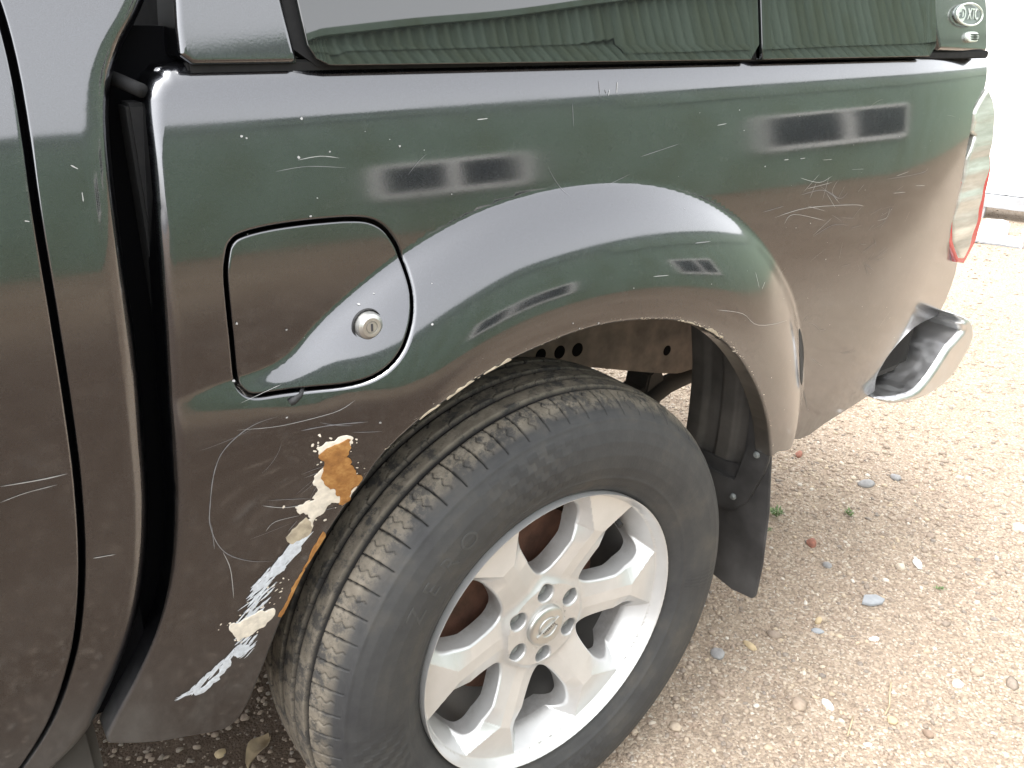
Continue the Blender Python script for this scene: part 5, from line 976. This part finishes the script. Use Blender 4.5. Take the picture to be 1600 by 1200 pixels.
# rim face
def rim_depth(x, z):
    zz = z - WZ; Rr_ = np.hypot(x, zz) + 1e-9; th = np.degrees(np.arctan2(zz, x)); a_ = (th + 30) % 60 - 30
    r_ = Rr_ * np.cos(np.radians(a_)); s_ = np.abs(Rr_ * np.sin(np.radians(a_)))
    sm = lambda a, b_, k: .5 * (a + b_ + np.sqrt((a - b_) ** 2 + k * k))
    pad = .004 - np.maximum(0, r_ - .168) * .065
    face = np.minimum(pad, .004 + (r_ - .168) * .24)
    wv_ = .010 + np.maximum(0, r_ - .166) * .82
    kk = .20 + np.clip((r_ - .14) / .05, 0, 1) * .75
    P_ = face + np.minimum(0, -(s_ - wv_) * kk); P_ = np.maximum(P_, -.052)
    wall = np.maximum(-.052, -(.2225 - Rr_) * 2.4)
    hub_ = -.0125 - np.maximum(0, Rr_ - .070) * .9
    P_ = sm(sm(P_, wall, .002), hub_, .006)
    P_ = np.where(Rr_ < .040, -.0125, P_)
    return np.maximum(P_, np.minimum(.0015, .0015 - (.2225 - Rr_) * 2.4))
circle = [(.2325 * math.cos(t_), WZ + .2325 * math.sin(t_)) for t_ in np.linspace(0, 2 * math.pi, 120, endpoint=False)]
def hw(R0): return float(np.interp(R0, [.088, .095, .12, .16, .185, .198, .206], [.0415, .036, .032, .0335, .040, .048, .058]))
holes = []
for k in range(6):
    c0 = 30 + 60 * k; pts = []
    Rs = [.090, .097, .110, .130, .150, .170, .186, .196, .203]
    offs = [30 - math.degrees(math.asin(min(.99, hw(R0) / R0))) for R0 in Rs]
    pts += [(R0, c0 - o_) for R0, o_ in zip(Rs, offs)]
    pts += [(.2065, c0 - offs[-1] + f_ * 2 * offs[-1]) for f_ in (.12, .3, .5, .7, .88)]
    pts += [(R0, c0 + o_) for R0, o_ in reversed(list(zip(Rs, offs)))]
    pts += [(.0885, c0)]
    q = np.array([(R0 * math.cos(R_(a_)), WZ + R0 * math.sin(R_(a_))) for R0, a_ in pts])
    for _ in range(2): q = np.stack([.75 * q + .25 * np.roll(q, -1, 0), .25 * q + .75 * np.roll(q, -1, 0)], 1).reshape(-1, 2)
    holes.append(q)
for k in range(6):
    a_ = R_(30 + 60 * k); holes.append([(.0575 * math.cos(a_) + .0145 * math.cos(t_), WZ + .0575 * math.sin(a_) + .0145 * math.sin(t_)) for t_ in np.linspace(0, 2 * math.pi, 24, endpoint=False)])
def sp_r(x, z): th = np.degrees(np.arctan2(z - WZ, x)); a_ = (th + 30) % 60 - 30; Rr_ = np.hypot(x, z - WZ); return Rr_ * np.cos(np.radians(a_)), np.abs(Rr_ * np.sin(np.radians(a_)))
def s1(x, z): r_, s_ = sp_r(x, z); return s_ - (.009 + np.maximum(0, r_ - .166) * .82)
def s2(x, z): r_, s_ = sp_r(x, z); return r_ - .168
def s3(x, z): return np.hypot(x, z - WZ) - .2215
def s4(x, z): return np.hypot(x, z - WZ) - .2225
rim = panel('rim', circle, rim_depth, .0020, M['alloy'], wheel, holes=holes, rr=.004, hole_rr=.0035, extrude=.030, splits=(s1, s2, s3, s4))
lathe('rim_barrel', [(.2085, .045), (.2075, .10), (.205, .19), (.222, .205)], (0, 0, WZ), M['barrel'], wheel, 96)
lathe('brake_drum', [(0, .070), (.055, .070), (.058, .082), (.150, .082), (.158, .086), (.160, .094), (.160, .15), (.175, .152), (.175, .156), (0, .156)], (0, 0, WZ), M['rust_drum'], wheel, 72)
lathe('hub', [(0, .026), (.070, .030), (.072, .07), (.0, .072)], (0, 0, WZ), M['nut'], wheel, 40)
for k in range(6):
    a_ = R_(30 + 60 * k); cx, cz = .0575 * math.cos(a_), WZ + .0575 * math.sin(a_)
    lathe('lug_nut', [(0, .0225), (.008, .0228), (.0112, .026), (.0125, .033), (.0125, .06)], (cx, 0, cz), M['nut'], wheel, 6, smooth=False)
    lathe('lug_seat', [(.0125, .0305), (.0142, .0300)], (cx, 0, cz), M['barrel'], wheel, 24)
cap = lathe('centre_cap', [(0, .0040), (.026, .0042), (.0305, .0050), (.0330, .0072), (.0340, .0100), (.0342, .0150)], (0, 0, WZ), M['cap_silver'], wheel, 64)
lathe('cap_groove', [(.0342, .0128), (.0355, .0128)], (0, 0, WZ), M['emblem_dark'], wheel, 64)
CAP_A = R_(27)
def cap3(u, v, d): return (u * math.cos(CAP_A) - v * math.sin(CAP_A), .0042 - d, WZ + u * math.sin(CAP_A) + v * math.cos(CAP_A))
tube('emblem_ring', [cap3(.0165 * math.cos(t_), .0165 * math.sin(t_), .0006) for t_ in np.linspace(0, 2 * math.pi, 40, endpoint=False)], .0019, M['cap_silver'], wheel, 8, True)
prism('emblem_bar', [cap3(-.0235, -.0035, 0), cap3(.0235, -.0035, 0), cap3(.0235, .0035, 0), cap3(-.0235, .0035, 0)], (0, -.0028, 0), M['cap_silver'], wheel, .0005)
place_text('emblem_lettering', 'NISSAN', .0072, .0003, lambda co: np.array([cap3(c_[0], c_[1], .0030 + c_[2]) for c_ in co]), M['emblem_dark'], wheel, spacing=1.05)
va = R_(40); tube('valve_stem', [(.199 * math.cos(va), .055, WZ + .199 * math.sin(va)), (.196 * math.cos(va), .030, WZ + .196 * math.sin(va)), (.190 * math.cos(va), .012, WZ + .190 * math.sin(va))], [.006, .0045, .0048], M['rubber_black'], wheel, 12)
lathe('valve_seat', [(0, -.0), (.011, .0), (.012, .003)], (.200 * math.cos(va), .050, WZ + .200 * math.sin(va)), M['rubber_black'], wheel, 20)

# ================================================================== SMALL THINGS ON THE GROUND
stone('brick_fragment', 1.045, .195, (.020, .012, .010), 'brick_red', 'broken red brick fragment lying right of the mud flap', 'brick fragment', 1, .5)
bm = prism_bm([(-.030, -.010, 0), (-.012, -.020, 0), (.016, -.017, 0), (.030, -.004, 0), (.018, .014, 0), (-.010, .016, 0)], (0, 0, .006), .001)
bmesh.ops.rotate(bm, cent=(0, 0, 0), matrix=Matrix.Rotation(-.5, 3, 'Z'), verts=bm.verts); bmesh.ops.translate(bm, vec=(.95, -.03, .002), verts=bm.verts)
tag(bm_obj('slate_flake', bm, M['slate'], None, True), 'flat angular grey slate flake lying alone on the gravel', 'slate flake')
def gp(px): return px
STN = [((.85, -.28), (.013, .010, .007), 'flint_white', 'bright white pebble nearest the right border of the photo'),
       ((.59, -.155), (.015, .008, .007), 'flint_white', 'long white pebble below the slate flake, near the tyre'),
       ((.835, -.105), (.011, .007, .005), 'flint_white', 'small white pebble just below the grey slate flake'),
       ((1.17, -.02), (.018, .012, .007), 'flint_white', 'pale white chip right of the brick fragment'),
       ((.655, -.255), (.010, .008, .007), 'stone_yellow', 'orange yellow pebble at the bottom of the yard beside the dry stalk'),
       ((.79, -.0), (.012, .009, .007), 'stone_yellow', 'yellowish pebble left of the slate flake'),
       ((.60, .04), (.016, .010, .006), 'stone_yellow', 'yellow flint close to the tyre edge'),
       ((1.42, .27), (.024, .018, .013), 'flint_grey', 'round grey flint, largest on the gravel beyond the mud flap'),
       ((1.52, .24), (.018, .012, .010), 'flint_grey', 'smaller grey flint right of the largest grey flint'),
       ((.76, -.02), (.013, .008, .005), 'slate', 'bluish flat pebble left of the slate flake'),
       ((1.42, .50), (.020, .011, .008), 'brick_red', 'rust coloured stone under the rear corner of the bed side'),
       ((.99, .11), (.014, .009, .006), 'flint_grey', 'grey pebble just below the red brick fragment'),
       ((.68, -.31), (.008, .010, .007), 'stone_brown', 'dark brown pebble beside the orange pebble at the bottom'),
       ((1.55, -.10), (.022, .014, .008), 'flint_white', 'white stone at the right border level with the mud flap top'),
       ((1.02, -.38), (.020, .014, .010), 'stone_yellow', 'large cream pebble at the right border'),
       ((.52, .06), (.020, .013, .006), 'flint_grey', 'pale grey pebble half buried beside the tyre'),
       ((-.40, .42), (.010, .009, .006), 'stone_yellow', 'amber pebble under the truck left of the tyre')]
for i, (p_, s_, mt, lb) in enumerate(STN): stone('pebble', p_[0], p_[1], s_, mt, lb, 'pebble', i * 3 + 2, i * 1.3)
def tuft(x0, y0, n_, h, label, seed):
    r = np.random.default_rng(seed); V = []; F = []
    for _ in range(n_):
        a = r.random() * 6.28; d = np.array([math.cos(a), math.sin(a)]); o = (r.random(2) - .5) * h * 1.2; l = h * (.5 + r.random() * .7); w = .0016 + r.random() * .0016; sd = np.array([-d[1], d[0]])
        b0 = len(V)
        for t_, wd in ((0, .6), (.5, 1), (1, .1)):
            c = np.array([x0, y0]) + o + d * l * t_ * .8; zc = l * (t_ - .55 * t_ * t_) * 1.4
            for sg in (-1, 1): q = c + sd * w * wd * sg; V.append((q[0], q[1], zc + .0))
        F += [[b0, b0 + 1, b0 + 3, b0 + 2], [b0 + 2, b0 + 3, b0 + 5, b0 + 4]]
    tag(mesh_obj('weed_tuft', V, F, M['leaf_green'], None, False), label, 'weed')
tuft(1.075, .325, 46, .020, 'bright green weed growing beside the mud flap edge', 1)
tuft(.99, .29, 14, .014, 'sparse green sprig just below the mud flap edge weed', 4)
tuft(1.24, .21, 22, .016, 'faint green sprig in the gravel right of the mud flap', 2)
tuft(1.12, -.10, 10, .012, 'tiny dull green sprig near the pale chip', 3)
def stalk(pts, r0, label):
    root = tube('dry_stalk', pts, r0, M['straw'], None, 6); tag(root, label, 'dry stalk')
stalk([(.74, -.20, .008), (.71, -.215, .006), (.68, -.232, .006), (.655, -.238, .004)], .0018, 'dry straw stalk lying upright in the picture near the orange pebble')
stalk([(.60, -.205, .006), (.575, -.215, .006), (.55, -.225, .004)], .0015, 'short dry straw at the bottom edge of the gravel')
# curled dead leaf under the truck
V = []; F = []; nn_ = 9
for i in range(nn_):
    t_ = i / (nn_ - 1)
    for j in range(5):
        s_ = (j - 2) / 2; w_ = .016 * math.sin(math.pi * (.08 + .86 * t_)); V.append((-.345 + .06 * (t_ - .5) + s_ * w_ * .4, .375 + .05 * (t_ - .5) - s_ * w_, .006 + .012 * s_ * s_ + .010 * math.sin(t_ * 5)))
for i in range(nn_ - 1):
    for j in range(4): F.append([i * 5 + j, i * 5 + j + 1, (i + 1) * 5 + j + 1, (i + 1) * 5 + j])
tag(mesh_obj('dead_leaf', V, F, M['straw'], None, True), 'curled dry brown leaf lying in the shade under the truck', 'leaf')
